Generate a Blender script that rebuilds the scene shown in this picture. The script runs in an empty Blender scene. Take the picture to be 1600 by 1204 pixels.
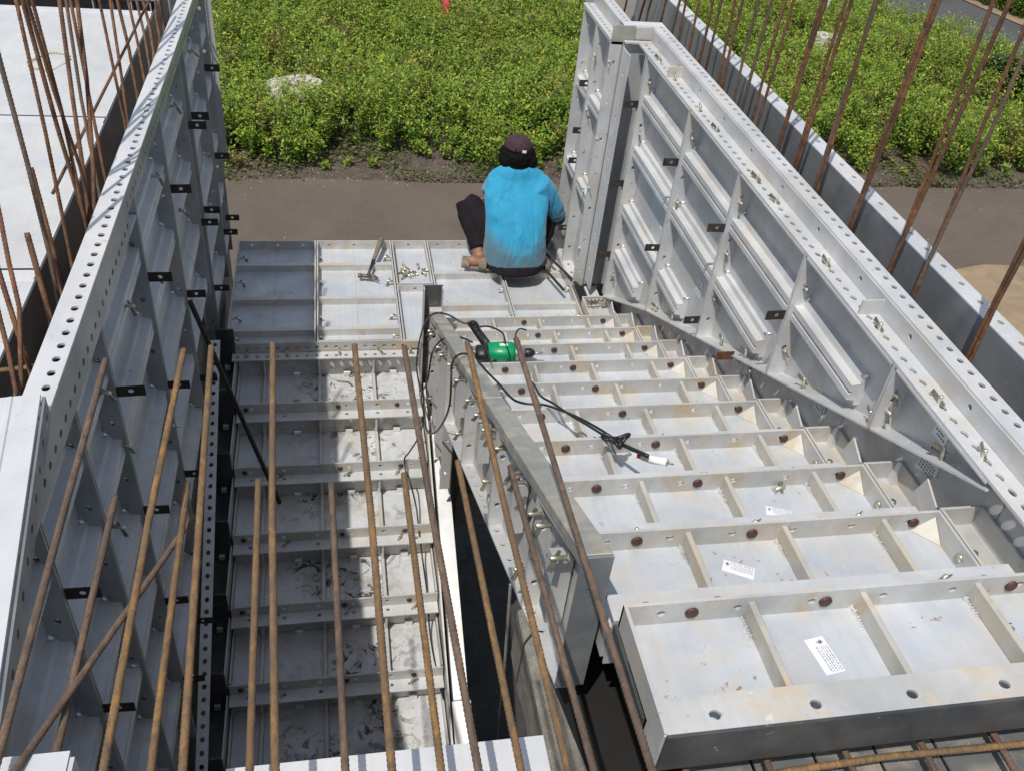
import bpy, math, random
import numpy as np
from mathutils import Vector, Matrix
random.seed(7)
rng = np.random.default_rng(7)
S = bpy.context.scene
COL = S.collection
# ------------------------------------------------------------------ camera
H = 2.77
cam_d = bpy.data.cameras.new("camera")
cam = bpy.data.objects.new("camera", cam_d)
COL.objects.link(cam)
RGT = Vector((0.98189228, -0.16504505, 0.09299296))
UPV = Vector((0.03175674, 0.62733978, 0.77809788))
FWD = Vector((0.18675938, 0.76105514, -0.62122138))
cam.matrix_world = Matrix(((RGT.x, UPV.x, -FWD.x, 0), (RGT.y, UPV.y, -FWD.y, 0), (RGT.z, UPV.z, -FWD.z, H), (0, 0, 0, 1)))
cam_d.sensor_width = 36
cam_d.lens = 1407.376 * 36 / 1600
cam_d.clip_start = 0.05
cam_d.clip_end = 3000
S.camera = cam
# ------------------------------------------------------------------ world, sun, exposure
LIGHT = Vector((0.32, 0.40, -1.0)).normalized()          # direction the sunlight travels
el = math.asin(-LIGHT.z)
az = math.atan2(-LIGHT.x, -LIGHT.y)                      # compass angle of the sun from +Y towards +X
W = bpy.data.worlds.new("World")
S.world = W
W.use_nodes = True
nt = W.node_tree
sky = nt.nodes.new("ShaderNodeTexSky")
sky.sky_type = 'NISHITA'
sky.sun_disc = False
sky.sun_elevation = el
sky.sun_rotation = az
hs = nt.nodes.new("ShaderNodeHueSaturation")
hs.inputs["Saturation"].default_value = 0.62
nt.links.new(sky.outputs[0], hs.inputs["Color"])
nt.links.new(hs.outputs[0], nt.nodes["Background"].inputs[0])
nt.nodes["Background"].inputs[1].default_value = 0.15
sun_d = bpy.data.lights.new("sun", 'SUN')
sun_d.energy = 4.1
sun_d.angle = math.radians(0.6)
sun_d.color = (1.0, 0.955, 0.89)
sun = bpy.data.objects.new("sun", sun_d)
COL.objects.link(sun)
sun.rotation_euler = LIGHT.to_track_quat('-Z', 'Y').to_euler()
sun.location = (-3, -4, 9)
S.view_settings.view_transform = 'Standard'
S.view_settings.look = 'None'
S.view_settings.exposure = 0.02
S.view_settings.gamma = 1
S.view_settings.use_curve_mapping = False
try:
    S.cycles.max_bounces = 6
    S.cycles.use_denoising = True
except Exception:
    pass

# ------------------------------------------------------------------ materials
def mat(name):
    m = bpy.data.materials.new(name)
    m.use_nodes = True
    t = m.node_tree
    return m, t, t.nodes["Principled BSDF"]

def N(t, kind, **kw):
    n = t.nodes.new(kind)
    for k, v in kw.items():
        setattr(n, k, v)
    return n

def noise(t, scale, detail=4, rough=0.55, vec=None, dist=0.0):
    n = N(t, "ShaderNodeTexNoise")
    n.inputs["Scale"].default_value = scale
    n.inputs["Detail"].default_value = detail
    n.inputs["Roughness"].default_value = rough
    n.inputs["Distortion"].default_value = dist
    if vec is not None:
        t.links.new(vec, n.inputs["Vector"])
    return n.outputs["Fac"]

def ramp(t, fac, stops):
    r = N(t, "ShaderNodeValToRGB")
    el_ = r.color_ramp.elements
    while len(el_) < len(stops):
        el_.new(0.5)
    for e, (p, c) in zip(el_, stops):
        e.position = p
        e.color = (*c, 1) if len(c) == 3 else c
    t.links.new(fac, r.inputs[0])
    return r.outputs[0]

def g3(v):
    return (v, v, v)

def mixc(t, fac, a, b):
    m = N(t, "ShaderNodeMix", data_type='RGBA')
    if isinstance(fac, float):
        m.inputs[0].default_value = fac
    else:
        t.links.new(fac, m.inputs[0])
    for i, c in ((6, a), (7, b)):
        if isinstance(c, tuple):
            m.inputs[i].default_value = (*c, 1)
        else:
            t.links.new(c, m.inputs[i])
    return m.outputs[2]

def mth(t, op, a, b=None):
    m = N(t, "ShaderNodeMath", operation=op)
    for i, c in ((0, a), (1, b)):
        if c is None:
            continue
        if isinstance(c, (int, float)):
            m.inputs[i].default_value = c
        else:
            t.links.new(c, m.inputs[i])
    return m.outputs[0]

def mapping(t, vec, scale):
    m = N(t, "ShaderNodeMapping")
    m.inputs["Scale"].default_value = scale
    t.links.new(vec, m.inputs["Vector"])
    return m.outputs[0]

def bump(t, b, h, strength=0.2, dist=0.01):
    n = N(t, "ShaderNodeBump")
    n.inputs["Strength"].default_value = strength
    n.inputs["Distance"].default_value = dist
    t.links.new(h, n.inputs["Height"])
    t.links.new(n.outputs[0], b.inputs["Normal"])

def alu(name, lo, hi, rough=0.45, metal=0.45, dust=0.35, mud=0.0, streak=(1, 1, 1), spots=0.5, wave=0.35):
    """weathered aluminium: cloudy oxide tone, tan cement film, specks, scratches"""
    m, t, b = mat(name)
    pos = N(t, "ShaderNodeNewGeometry").outputs["Position"]
    pv = mapping(t, pos, streak)
    base = mixc(t, ramp(t, noise(t, 4.5, 6, .6, pv, .6), [(.3, g3(0)), (.72, g3(1))]), lo, hi)
    # long brushed streaks of the extrusion
    br = noise(t, 60, 3, .6, mapping(t, pos, (1, .04, .3)))
    base = mixc(t, mth(t, 'MULTIPLY', ramp(t, br, [(.4, g3(0)), (.75, g3(1))]), .22), base, tuple(c * .8 for c in lo))
    dm = ramp(t, noise(t, 7.0, 8, .62, pos, 1.1), [(.49, g3(0)), (.68, g3(1))])
    dm = mth(t, 'MULTIPLY', dm, dust)
    base = mixc(t, dm, base, (.43, .355, .25))
    sp = ramp(t, noise(t, 46, 3, .5, pos, .3), [(.665, g3(0)), (.70, g3(1))])
    area = ramp(t, noise(t, 3.1, 2, .5, pos), [(.52, g3(0)), (.62, g3(1))])
    sp = mth(t, 'MULTIPLY', mth(t, 'MULTIPLY', sp, area), spots)
    base = mixc(t, sp, base, (.25, .13, .06))
    wh = ramp(t, noise(t, 21, 5, .7, pos, 1.5), [(.66, g3(0)), (.70, g3(1))])
    base = mixc(t, mth(t, 'MULTIPLY', wh, .35), base, (.74, .75, .74))
    cov = mth(t, 'MAXIMUM', dm, sp)
    if mud > 0:
        mm = ramp(t, noise(t, 13, 7, .72, pos, 1.4), [(.53, g3(0)), (.57, g3(1))])
        ma = ramp(t, noise(t, 2.6, 2, .5, pos), [(.40, g3(0)), (.52, g3(1))])
        sx_ = N(t, "ShaderNodeSeparateXYZ")
        t.links.new(pos, sx_.inputs[0])
        foot = ramp(t, mth(t, 'ADD', mth(t, 'ABSOLUTE', sx_.outputs[0]), mth(t, 'MULTIPLY', noise(t, 6, 2, .5, pos), .25)), [(.28, g3(1)), (.46, g3(.12))])
        mm = mth(t, 'MULTIPLY', mm, foot)
        st = ramp(t, noise(t, 6, 6, .65, pos, .8), [(.46, g3(0)), (.66, g3(1))])
        base = mixc(t, mth(t, 'MULTIPLY', mth(t, 'MULTIPLY', st, foot), .55), base, (.20, .165, .12))
        mm = mth(t, 'MULTIPLY', mth(t, 'MULTIPLY', mm, ma), mud)
        base = mixc(t, mm, base, (.055, .042, .03))
        cov = mth(t, 'MAXIMUM', cov, mm)
    t.links.new(base, b.inputs["Base Color"])
    t.links.new(mth(t, 'MULTIPLY', mth(t, 'SUBTRACT', 1.0, cov), metal), b.inputs["Metallic"])
    rr = mth(t, 'ADD', mth(t, 'MULTIPLY', noise(t, 11, 5, .6, pos), .28), rough - .14)
    rr = mth(t, 'ADD', rr, mth(t, 'MULTIPLY', cov, .3))
    t.links.new(rr, b.inputs["Roughness"])
    h = mth(t, 'ADD', mth(t, 'MULTIPLY', noise(t, 3.2, 2, .5, pos), wave), mth(t, 'MULTIPLY', noise(t, 190, 3, .6, pos), .02))
    bump(t, b, h, .5, .02)
    return m

PAN = alu("aluminium_pan", (.43, .462, .50), (.60, .62, .64), .45, .28, .48, spots=.9)
PANM = alu("aluminium_pan_muddy", (.46, .48, .50), (.62, .63, .63), .52, .15, .4, mud=1.0)
FRM = alu("aluminium_frame", (.40, .40, .39), (.58, .575, .555), .48, .25, .95)
RAIL = alu("aluminium_rail", (.46, .47, .475), (.64, .645, .645), .46, .28, .5)
WEB = alu("aluminium_web", (.42, .43, .44), (.58, .585, .59), .42, .32, .45)
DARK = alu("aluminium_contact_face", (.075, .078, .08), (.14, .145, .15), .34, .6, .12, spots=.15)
LRAIL = alu("aluminium_shade_tinted_rail", (.27, .28, .285), (.43, .44, .44), .38, .45, .45)  # darker rail copy: shade and dark reflections put into the base colour
RIBM = alu("aluminium_dusty_rib", (.36, .345, .30), (.54, .52, .47), .55, .2, .9)
DECK = alu("aluminium_deck_sheet", (.17, .18, .18), (.30, .31, .31), .32, .55, .5)
BEAM = alu("aluminium_dusty_beam", (.27, .265, .235), (.46, .45, .41), .45, .4, .85)
WHITE = alu("aluminium_bright_sheet", (.60, .61, .62), (.74, .74, .73), .40, .35, .25, spots=.3, wave=.9)
WELD = alu("weld_patch", (.62, .63, .64), (.80, .80, .80), .30, .6, .15, spots=0)

def rust(name, a, b_, c, sc=30):
    m, t, b = mat(name)
    pos = N(t, "ShaderNodeNewGeometry").outputs["Position"]
    f = noise(t, sc, 6, .65, mapping(t, pos, (1, .35, .6)), .8)
    col = ramp(t, f, [(.32, a), (.52, b_), (.72, c)])
    col = mixc(t, mth(t, 'MULTIPLY', ramp(t, noise(t, 4, 3, .5, pos), [(.4, g3(0)), (.65, g3(1))]), .55), col, a)
    t.links.new(col, b.inputs["Base Color"])
    b.inputs["Roughness"].default_value = .82
    b.inputs["Metallic"].default_value = .1
    bump(t, b, noise(t, 260, 3, .6, pos), .5, .002)
    return m

RUST = rust("rusty_steel_ochre", (.085, .060, .040), (.18, .105, .045), (.33, .17, .045), 90)
RUSTD = rust("rusty_steel_dark", (.05, .027, .017), (.15, .065, .03), (.27, .13, .05), 60)
RUSTG = rust("rusty_steel_brown", (.06, .045, .036), (.13, .085, .058), (.22, .13, .07), 110)
TIE = rust("oxidised_tie_steel", (.02, .017, .015), (.035, .026, .02), (.09, .055, .035))

def simple(name, col, rough=.6, metal=0.0, var=0.15, sc=20, bmp=0.0):
    m, t, b = mat(name)
    pos = N(t, "ShaderNodeNewGeometry").outputs["Position"]
    f = ramp(t, noise(t, sc, 4, .6, pos), [(.3, g3(0)), (.7, g3(1))])
    t.links.new(mixc(t, f, tuple(c * (1 - var) for c in col), tuple(min(1, c * (1 + var)) for c in col)), b.inputs["Base Color"])
    b.inputs["Roughness"].default_value = rough
    b.inputs["Metallic"].default_value = metal
    if bmp:
        bump(t, b, noise(t, sc * 6, 3, .6, pos), bmp, .003)
    return m

ZINC = simple("yellow_zinc", (.56, .54, .43), .36, .75, .25, 60)
BOLT = simple("dull_bolt", (.30, .27, .22), .45, .8, .3, 60)
SHEET = alu("dented_white_sheet", (.58, .58, .57), (.70, .695, .67), .34, .35, .3, spots=.2, wave=2.6)
OUTER = alu("aluminium_outer_face", (.19, .205, .22), (.36, .375, .39), .34, .45, .12, spots=.15, wave=1.4)
CAPM = simple("brown_plastic_cap", (.060, .020, .015), .55, 0, .35, 60, .2)
CAPR = simple("pale_plastic_rim", (.62, .60, .57), .5)
BLACK = simple("black_rubber", (.012, .012, .013), .45)
GREEN = simple("green_tool_plastic", (.0, .235, .09), .38, 0, .08, 40)
GREYM = simple("cast_grey_metal", (.36, .36, .35), .42, .7, .12, 40)
WOOD = simple("worn_wood", (.16, .13, .10), .75, 0, .3, 50, .3)
PAPER = simple("sticker_paper", (.64, .65, .66), .6, 0, .05, 30)
INK = simple("sticker_ink", (.06, .065, .09), .6)
PRINT = simple("sticker_print", (.22, .22, .25), .6)
CEM = simple("cement_residue", (.36, .31, .23), .95, 0, .3, 60, .5)
TAPE = simple("white_tape", (.72, .72, .70), .5, 0, .08, 80)
SKIN = simple("brown_skin", (.26, .13, .08), .55, 0, .12, 30)
SANDAL = simple("worn_sandal", (.20, .155, .115), .8, 0, .3, 40, .3)
TROU = simple("dark_trousers", (.012, .009, .012), .9, 0, .3, 25, .3)
TROU.node_tree.nodes['Principled BSDF'].inputs['Specular IOR Level'].default_value = .2
CAPF = simple("maroon_cap_cloth", (.040, .018, .024), .9, 0, .3, 60, .3)
HAIR = simple("black_hair", (.004, .0035, .0035), .85, 0, .3, 90, .6)
HAIR.node_tree.nodes['Principled BSDF'].inputs['Specular IOR Level'].default_value = .15
REDM = simple("red_plastic", (.45, .02, .04), .4)
WHITEP = simple("white_paint", (.72, .72, .70), .5)
YELP = simple("yellow_paint", (.70, .42, .01), .5)

def shirt_mat():
    m, t, b = mat("blue_shirt_cloth")
    pos = N(t, "ShaderNodeNewGeometry").outputs["Position"]
    base = mixc(t, ramp(t, noise(t, 12, 4, .5, pos), [(.3, g3(0)), (.7, g3(1))]), (.014, .225, .39), (.020, .28, .46))
    sx = N(t, "ShaderNodeSeparateXYZ")
    t.links.new(pos, sx.inputs[0])
    low = mth(t, 'SUBTRACT', 1.0, mth(t, 'MULTIPLY', mth(t, 'SUBTRACT', sx.outputs[2], .10), 6.5))
    side = mth(t, 'MULTIPLY', mth(t, 'ABSOLUTE', mth(t, 'SUBTRACT', sx.outputs[0], 1.03)), 3.9)
    d = mth(t, 'ADD', mth(t, 'ADD', low, side), mth(t, 'MULTIPLY', noise(t, 16, 5, .65, pos), 1.6))
    dirt = ramp(t, mth(t, 'MULTIPLY', d, .42), [(.50, g3(0)), (.80, g3(1))])
    base = mixc(t, mth(t, 'MULTIPLY', dirt, .62), base, (.10, .082, .045))
    t.links.new(base, b.inputs["Base Color"])
    b.inputs["Roughness"].default_value = .85
    b.inputs["Sheen Weight"].default_value = .2
    h = noise(t, 6.5, 2, .45, mapping(t, pos, (1.7, 1, .6)), 1.4)
    bump(t, b, h, .8, .03)
    return m
SHIRT = shirt_mat()

def ground_mat(name, a, b_, spk=None, sc=3, rough=.95, bm=.5):
    m, t, b = mat(name)
    pos = N(t, "ShaderNodeNewGeometry").outputs["Position"]
    c = mixc(t, ramp(t, noise(t, sc, 8, .65, pos, .5), [(.3, g3(0)), (.7, g3(1))]), a, b_)
    c = mixc(t, mth(t, 'MULTIPLY', ramp(t, noise(t, 90, 3, .7, pos), [(.4, g3(0)), (.6, g3(1))]), .3), c, tuple(x * .6 for x in a))
    if spk:
        v = N(t, "ShaderNodeTexVoronoi")
        v.inputs["Scale"].default_value = 7
        t.links.new(pos, v.inputs["Vector"])
        s = ramp(t, v.outputs["Distance"], [(.05, g3(1)), (.09, g3(0))])
        s = mth(t, 'MULTIPLY', s, ramp(t, noise(t, 2.3, 2, .5, pos), [(.5, g3(0)), (.6, g3(1))]))
        c = mixc(t, s, c, spk)
    t.links.new(c, b.inputs["Base Color"])
    b.inputs["Roughness"].default_value = rough
    bump(t, b, mth(t, 'ADD', noise(t, 14, 6, .7, pos), mth(t, 'MULTIPLY', noise(t, 120, 3, .7, pos), .3)), bm, .03)
    return m
ROAD = ground_mat("compacted_dirt_road", (.092, .072, .054), (.125, .100, .076), (.3, .26, .22), 1.6, bm=.3)
SAND = ground_mat("sandy_soil", (.20, .145, .088), (.34, .25, .155), (.5, .42, .32), 2.5)
SOIL = ground_mat("dark_soil", (.06, .045, .032), (.15, .115, .085), (.28, .25, .2), 5, bm=1)
ASPH = ground_mat("asphalt", (.060, .060, .062), (.085, .085, .086), None, 1.5, bm=.3)
CONC = ground_mat("rough_concrete", (.17, .165, .15), (.34, .33, .30), (.08, .075, .07), 9, bm=.8)
SHADEC = ground_mat("shade_tinted_concrete", (.03, .03, .028), (.06, .058, .052), None, 5, bm=.6)  # dark base colour carries the shade of the stair well
ROCK = ground_mat("pale_rock", (.42, .37, .32), (.62, .58, .53), None, 6, bm=.8)

def leaf_mat(name):
    m, t, b = mat(name)
    a = N(t, "ShaderNodeAttribute", attribute_name="tint")
    t.links.new(a.outputs["Color"], b.inputs["Base Color"])
    b.inputs["Roughness"].default_value = .55
    b.inputs["Specular IOR Level"].default_value = .3
    tr = N(t, "ShaderNodeBsdfTranslucent")
    t.links.new(a.outputs["Color"], tr.inputs[0])
    mx = N(t, "ShaderNodeMixShader")
    mx.inputs[0].default_value = .35
    t.links.new(b.outputs[0], mx.inputs[1])
    t.links.new(tr.outputs[0], mx.inputs[2])
    t.links.new(mx.outputs[0], t.nodes["Material Output"].inputs[0])
    return m
PEB = simple('dusty_pebble', (.19, .16, .13), .9, 0, .5, 8)
LEAF = leaf_mat("leaf")

# ------------------------------------------------------------------ mesh helpers
class MB:
    def __init__(s):
        s.v = []
        s.f = []

    def add(s, vs, fs):
        o = len(s.v)
        s.v += [tuple(p) for p in vs]
        s.f += [tuple(i + o for i in q) for q in fs]

    def box(s, x0, x1, y0, y1, z0, z1):
        s.add([(x0, y0, z0), (x1, y0, z0), (x1, y1, z0), (x0, y1, z0), (x0, y0, z1), (x1, y0, z1), (x1, y1, z1), (x0, y1, z1)],
              [(3, 2, 1, 0), (4, 5, 6, 7), (0, 1, 5, 4), (1, 2, 6, 5), (2, 3, 7, 6), (3, 0, 4, 7)])
        return s

    def hexa(s, p):                       # 8 points ordered as in box
        s.add(p, [(3, 2, 1, 0), (4, 5, 6, 7), (0, 1, 5, 4), (1, 2, 6, 5), (2, 3, 7, 6), (3, 0, 4, 7)])
        return s

    def prism(s, poly, d):                # planar polygon swept by vector d
        n = len(poly)
        d = Vector(d)
        a = [Vector(p) for p in poly]
        s.add(a + [p + d for p in a], [tuple(range(n - 1, -1, -1)), tuple(range(n, 2 * n))] + [(i, (i + 1) % n, n + (i + 1) % n, n + i) for i in range(n)])
        return s

    def perf(s, O, U, V, L, Wd, t, pitch, r, vh=.5, el=1.0, skip=0.0):
        """strip L x Wd with a row of real through holes, thickness t against U x V"""
        O, U, V = Vector(O), Vector(U).normalized(), Vector(V).normalized()
        Nn = U.cross(V)
        n = max(1, int(round(L / pitch)))
        cw = L / n
        for k in range(n):
            cx, cy = cw * (k + .5), Wd * vh
            u0, u1 = cw * k, cw * (k + 1)
            if skip and random.random() < skip:
                q = [(u0, 0), (u1, 0), (u1, Wd), (u0, Wd)]
                P = [O + U * a + V * b for a, b in q]
                s.add(P + [p - Nn * t for p in P], [(0, 1, 2, 3), (7, 6, 5, 4)])
                continue
            corners = [math.atan2(b - cy, a - cx) for a, b in ((u0, 0), (u1, 0), (u1, Wd), (u0, Wd))]
            angs = sorted([-math.pi + 2 * math.pi * (i + .5) / 10 for i in range(10)] + corners)
            inn, out = [], []
            for a in angs:
                c, d = math.cos(a), math.sin(a)
                inn.append((cx + c * r * el, cy + d * r))
                kx = ((u1 - cx) / c if c > 1e-9 else (u0 - cx) / c if c < -1e-9 else 1e9)
                ky = ((Wd - cy) / d if d > 1e-9 else (0 - cy) / d if d < -1e-9 else 1e9)
                kk = min(kx, ky)
                out.append((cx + c * kk, cy + d * kk))
            m = len(angs)
            P = [O + U * a + V * b for a, b in inn + out]
            Q = [p - Nn * t for p in P]
            fs = []
            for i in range(m):
                j = (i + 1) % m
                fs += [(i, m + i, m + j, j), (2 * m + i, 2 * m + j, 3 * m + j, 3 * m + i), (i, j, 2 * m + j, 2 * m + i)]
            s.add(P + Q, fs)
        A = [O, O + U * L, O + U * L + V * Wd, O + V * Wd]
        B = [p - Nn * t for p in A]
        s.add(A + B, [(0, 4, 5, 1), (1, 5, 6, 2), (2, 6, 7, 3), (3, 7, 4, 0)])
        return s

    def tube(s, path, r, n=8, cap=True):
        path = [Vector(p) for p in path]
        rs = r if isinstance(r, (list, tuple, np.ndarray)) else [r] * len(path)
        up = None
        rings = []
        for i, p in enumerate(path):
            t = (path[min(i + 1, len(path) - 1)] - path[max(i - 1, 0)]).normalized()
            if up is None:
                up = t.orthogonal().normalized()
            up = (up - t * up.dot(t)).normalized()
            w = t.cross(up)
            rings.append([p + (up * math.cos(2 * math.pi * k / n) + w * math.sin(2 * math.pi * k / n)) * rs[i] for k in range(n)])
        vs = [q for R in rings for q in R]
        fs = [(i * n + k, i * n + (k + 1) % n, (i + 1) * n + (k + 1) % n, (i + 1) * n + k) for i in range(len(path) - 1) for k in range(n)]
        if cap:
            fs += [tuple(range(n - 1, -1, -1)), tuple((len(path) - 1) * n + k for k in range(n))]
        s.add(vs, fs)
        return s

    def loft(s, rings, cap=True):
        n = len(rings[0])
        vs = [q for R in rings for q in R]
        fs = [(i * n + k, i * n + (k + 1) % n, (i + 1) * n + (k + 1) % n, (i + 1) * n + k) for i in range(len(rings) - 1) for k in range(n)]
        if cap:
            fs += [tuple(range(n - 1, -1, -1)), tuple((len(rings) - 1) * n + k for k in range(n))]
        s.add(vs, fs)
        return s

    def build(s, name, m, parent=None, smooth=False, bevel=0.0):
        me = bpy.data.meshes.new(name)
        me.from_pydata(s.v, [], s.f)
        me.materials.append(m)
        if smooth:
            me.polygons.foreach_set("use_smooth", [True] * len(me.polygons))
        me.update()
        o = bpy.data.objects.new(name, me)
        COL.objects.link(o)
        if parent is not None:
            o.parent = parent
            wl = Vector((0, 0, 0))
            p = parent
            while p is not None:
                wl += p.location
                p = p.parent
            if not parent.get('local'):
                o.location = -wl
        if bevel:
            b = o.modifiers.new("bevel", 'BEVEL')
            b.width = bevel
            b.segments = 1
            b.limit_method = 'ANGLE'
        return o

def tag(o, label=None, cat=None, group=None, kind=None):
    if label:
        o['label'] = label
    if cat:
        o['category'] = cat
    if group:
        o['group'] = group
    if kind:
        o['kind'] = kind
    return o

def thing(name, loc, label, cat, group=None):
    o = bpy.data.objects.new(name, None)
    o.empty_display_size = .05
    o.location = loc
    COL.objects.link(o)
    return tag(o, label, cat, group)

def copy_tree(o, parent=None):
    c = o.copy()
    COL.objects.link(c)
    c.parent = parent
    for ch in list(o.children):
        copy_tree(ch, c)
    return c

ORD = ['first', 'second', 'third', 'fourth', 'fifth', 'sixth', 'seventh', 'eighth', 'ninth', 'tenth', 'eleventh', 'twelfth']

# ------------------------------------------------------------------ ground
GZ = -2.4
def sheet(name, pts, z, m, label=None):
    mb = MB()
    mb.add([(x, y, z) for x, y in pts], [tuple(range(len(pts)))])
    return tag(mb.build(name, m), label, None, None, 'structure')
sheet('ground', [(-400, -400), (400, -400), (400, 400), (-400, 400)], GZ - .012, SOIL, 'dark bare soil under the weeds')
sheet('dirt_road', [(-60, 5.2), (60, 5.2), (60, 10.55), (20, 10.5), (9, 10.42), (5, 10.5), (2, 10.42), (0, 10.5), (-3, 10.44), (-60, 10.5)], GZ - .004, ROAD, 'brown compacted road strip beyond the landing')
sp = []
for i in range(40):
    a = i / 40 * 2 * math.pi
    rr = 1 + .10 * math.sin(5 * a + 1) + .06 * math.sin(11 * a) + random.uniform(-.03, .03)
    sp.append((12.3 + 6.1 * rr * math.cos(a), 5.9 + 3.35 * rr * math.sin(a)))
sheet('sand_patch', sp, GZ, SAND, 'light sandy soil at the edge of the brown road')
# second road seen at the top right, running away to the upper left
sheet('asphalt_road', [(10.7, 21.5), (8.1, 27), (12.5, 30), (14.6, 20.6), (15.1, 18.0), (16.9, 14.5), (24, 4), (20.0, 3), (13.4, 14.4), (12.0, 16.3)], GZ + .02, ASPH, 'grey asphalt road at the upper right')
sheet('roadside_verge', [(14.62, 20.65), (12.6, 30), (13.6, 30.5), (15.4, 20.9), (15.9, 18.2), (17.6, 14.8), (24.9, 4.4), (24.05, 4), (16.95, 14.5), (15.12, 18.02)], GZ + .03, SAND, 'pale dusty verge beyond the asphalt road')

# ------------------------------------------------------------------ weeds (stuff)
def inroad(x, y):
    # asphalt strip plus verge, approximated by distance to its centre line
    cl = [(9.8, 27.5), (12.6, 20.6), (13.4, 18.0), (15.0, 14.4), (21.8, 3.5)]
    d = np.full(x.shape, 1e9)
    for (ax, ay), (bx, by) in zip(cl[:-1], cl[1:]):
        vx, vy = bx - ax, by - ay
        tt = np.clip(((x - ax) * vx + (y - ay) * vy) / (vx * vx + vy * vy), 0, 1)
        d = np.minimum(d, np.hypot(x - ax - tt * vx, y - ay - tt * vy))
    return d

def leaf_mesh(name, cen, nrm_tilt, size, col, parent=None, aspect=1.9):
    n = len(cen)
    az_ = rng.uniform(0, 2 * np.pi, n)
    ti = nrm_tilt
    u = np.stack([np.cos(az_) * np.cos(ti), np.sin(az_) * np.cos(ti), np.sin(ti)], 1)
    w = np.stack([-np.sin(az_), np.cos(az_), rng.uniform(-.5, .5, n)], 1)
    w /= np.linalg.norm(w, axis=1)[:, None]
    L = size[:, None] * aspect
    B = size[:, None] * .5
    v = np.empty((n, 4, 3))
    v[:, 0] = cen - u * L * .5
    v[:, 1] = cen + w * B + np.array([0, 0, .15]) * B
    v[:, 2] = cen + u * L * .5
    v[:, 3] = cen - w * B + np.array([0, 0, .15]) * B
    me = bpy.data.meshes.new(name)
    me.vertices.add(n * 4)
    me.vertices.foreach_set("co", v.reshape(-1))
    me.loops.add(n * 4)
    me.loops.foreach_set("vertex_index", np.arange(n * 4, dtype=np.int32))
    me.polygons.add(n)
    me.polygons.foreach_set("loop_start", np.arange(0, n * 4, 4, dtype=np.int32))
    me.polygons.foreach_set("loop_total", np.full(n, 4, dtype=np.int32))
    a = me.attributes.new("tint", 'FLOAT_COLOR', 'POINT')
    c4 = np.ones((n, 4, 4), dtype=np.float32)
    c4[:, :, :3] = col[:, None, :]
    a.data.foreach_set("color", c4.reshape(-1))
    me.materials.append(LEAF)
    me.update()
    me.validate()
    o = bpy.data.objects.new(name, me)
    COL.objects.link(o)
    if parent is not None:
        o.parent = parent
        o.location = -parent.location
    return o

def patch(x, y):
    return (np.sin(x * .9 + 1.3) * np.sin(y * .75 + .4) + .6 * np.sin(x * 2.3 + y * 1.1) + .5 * np.sin(x * .45 - y * 1.7 + 2)) / 2.1

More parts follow.
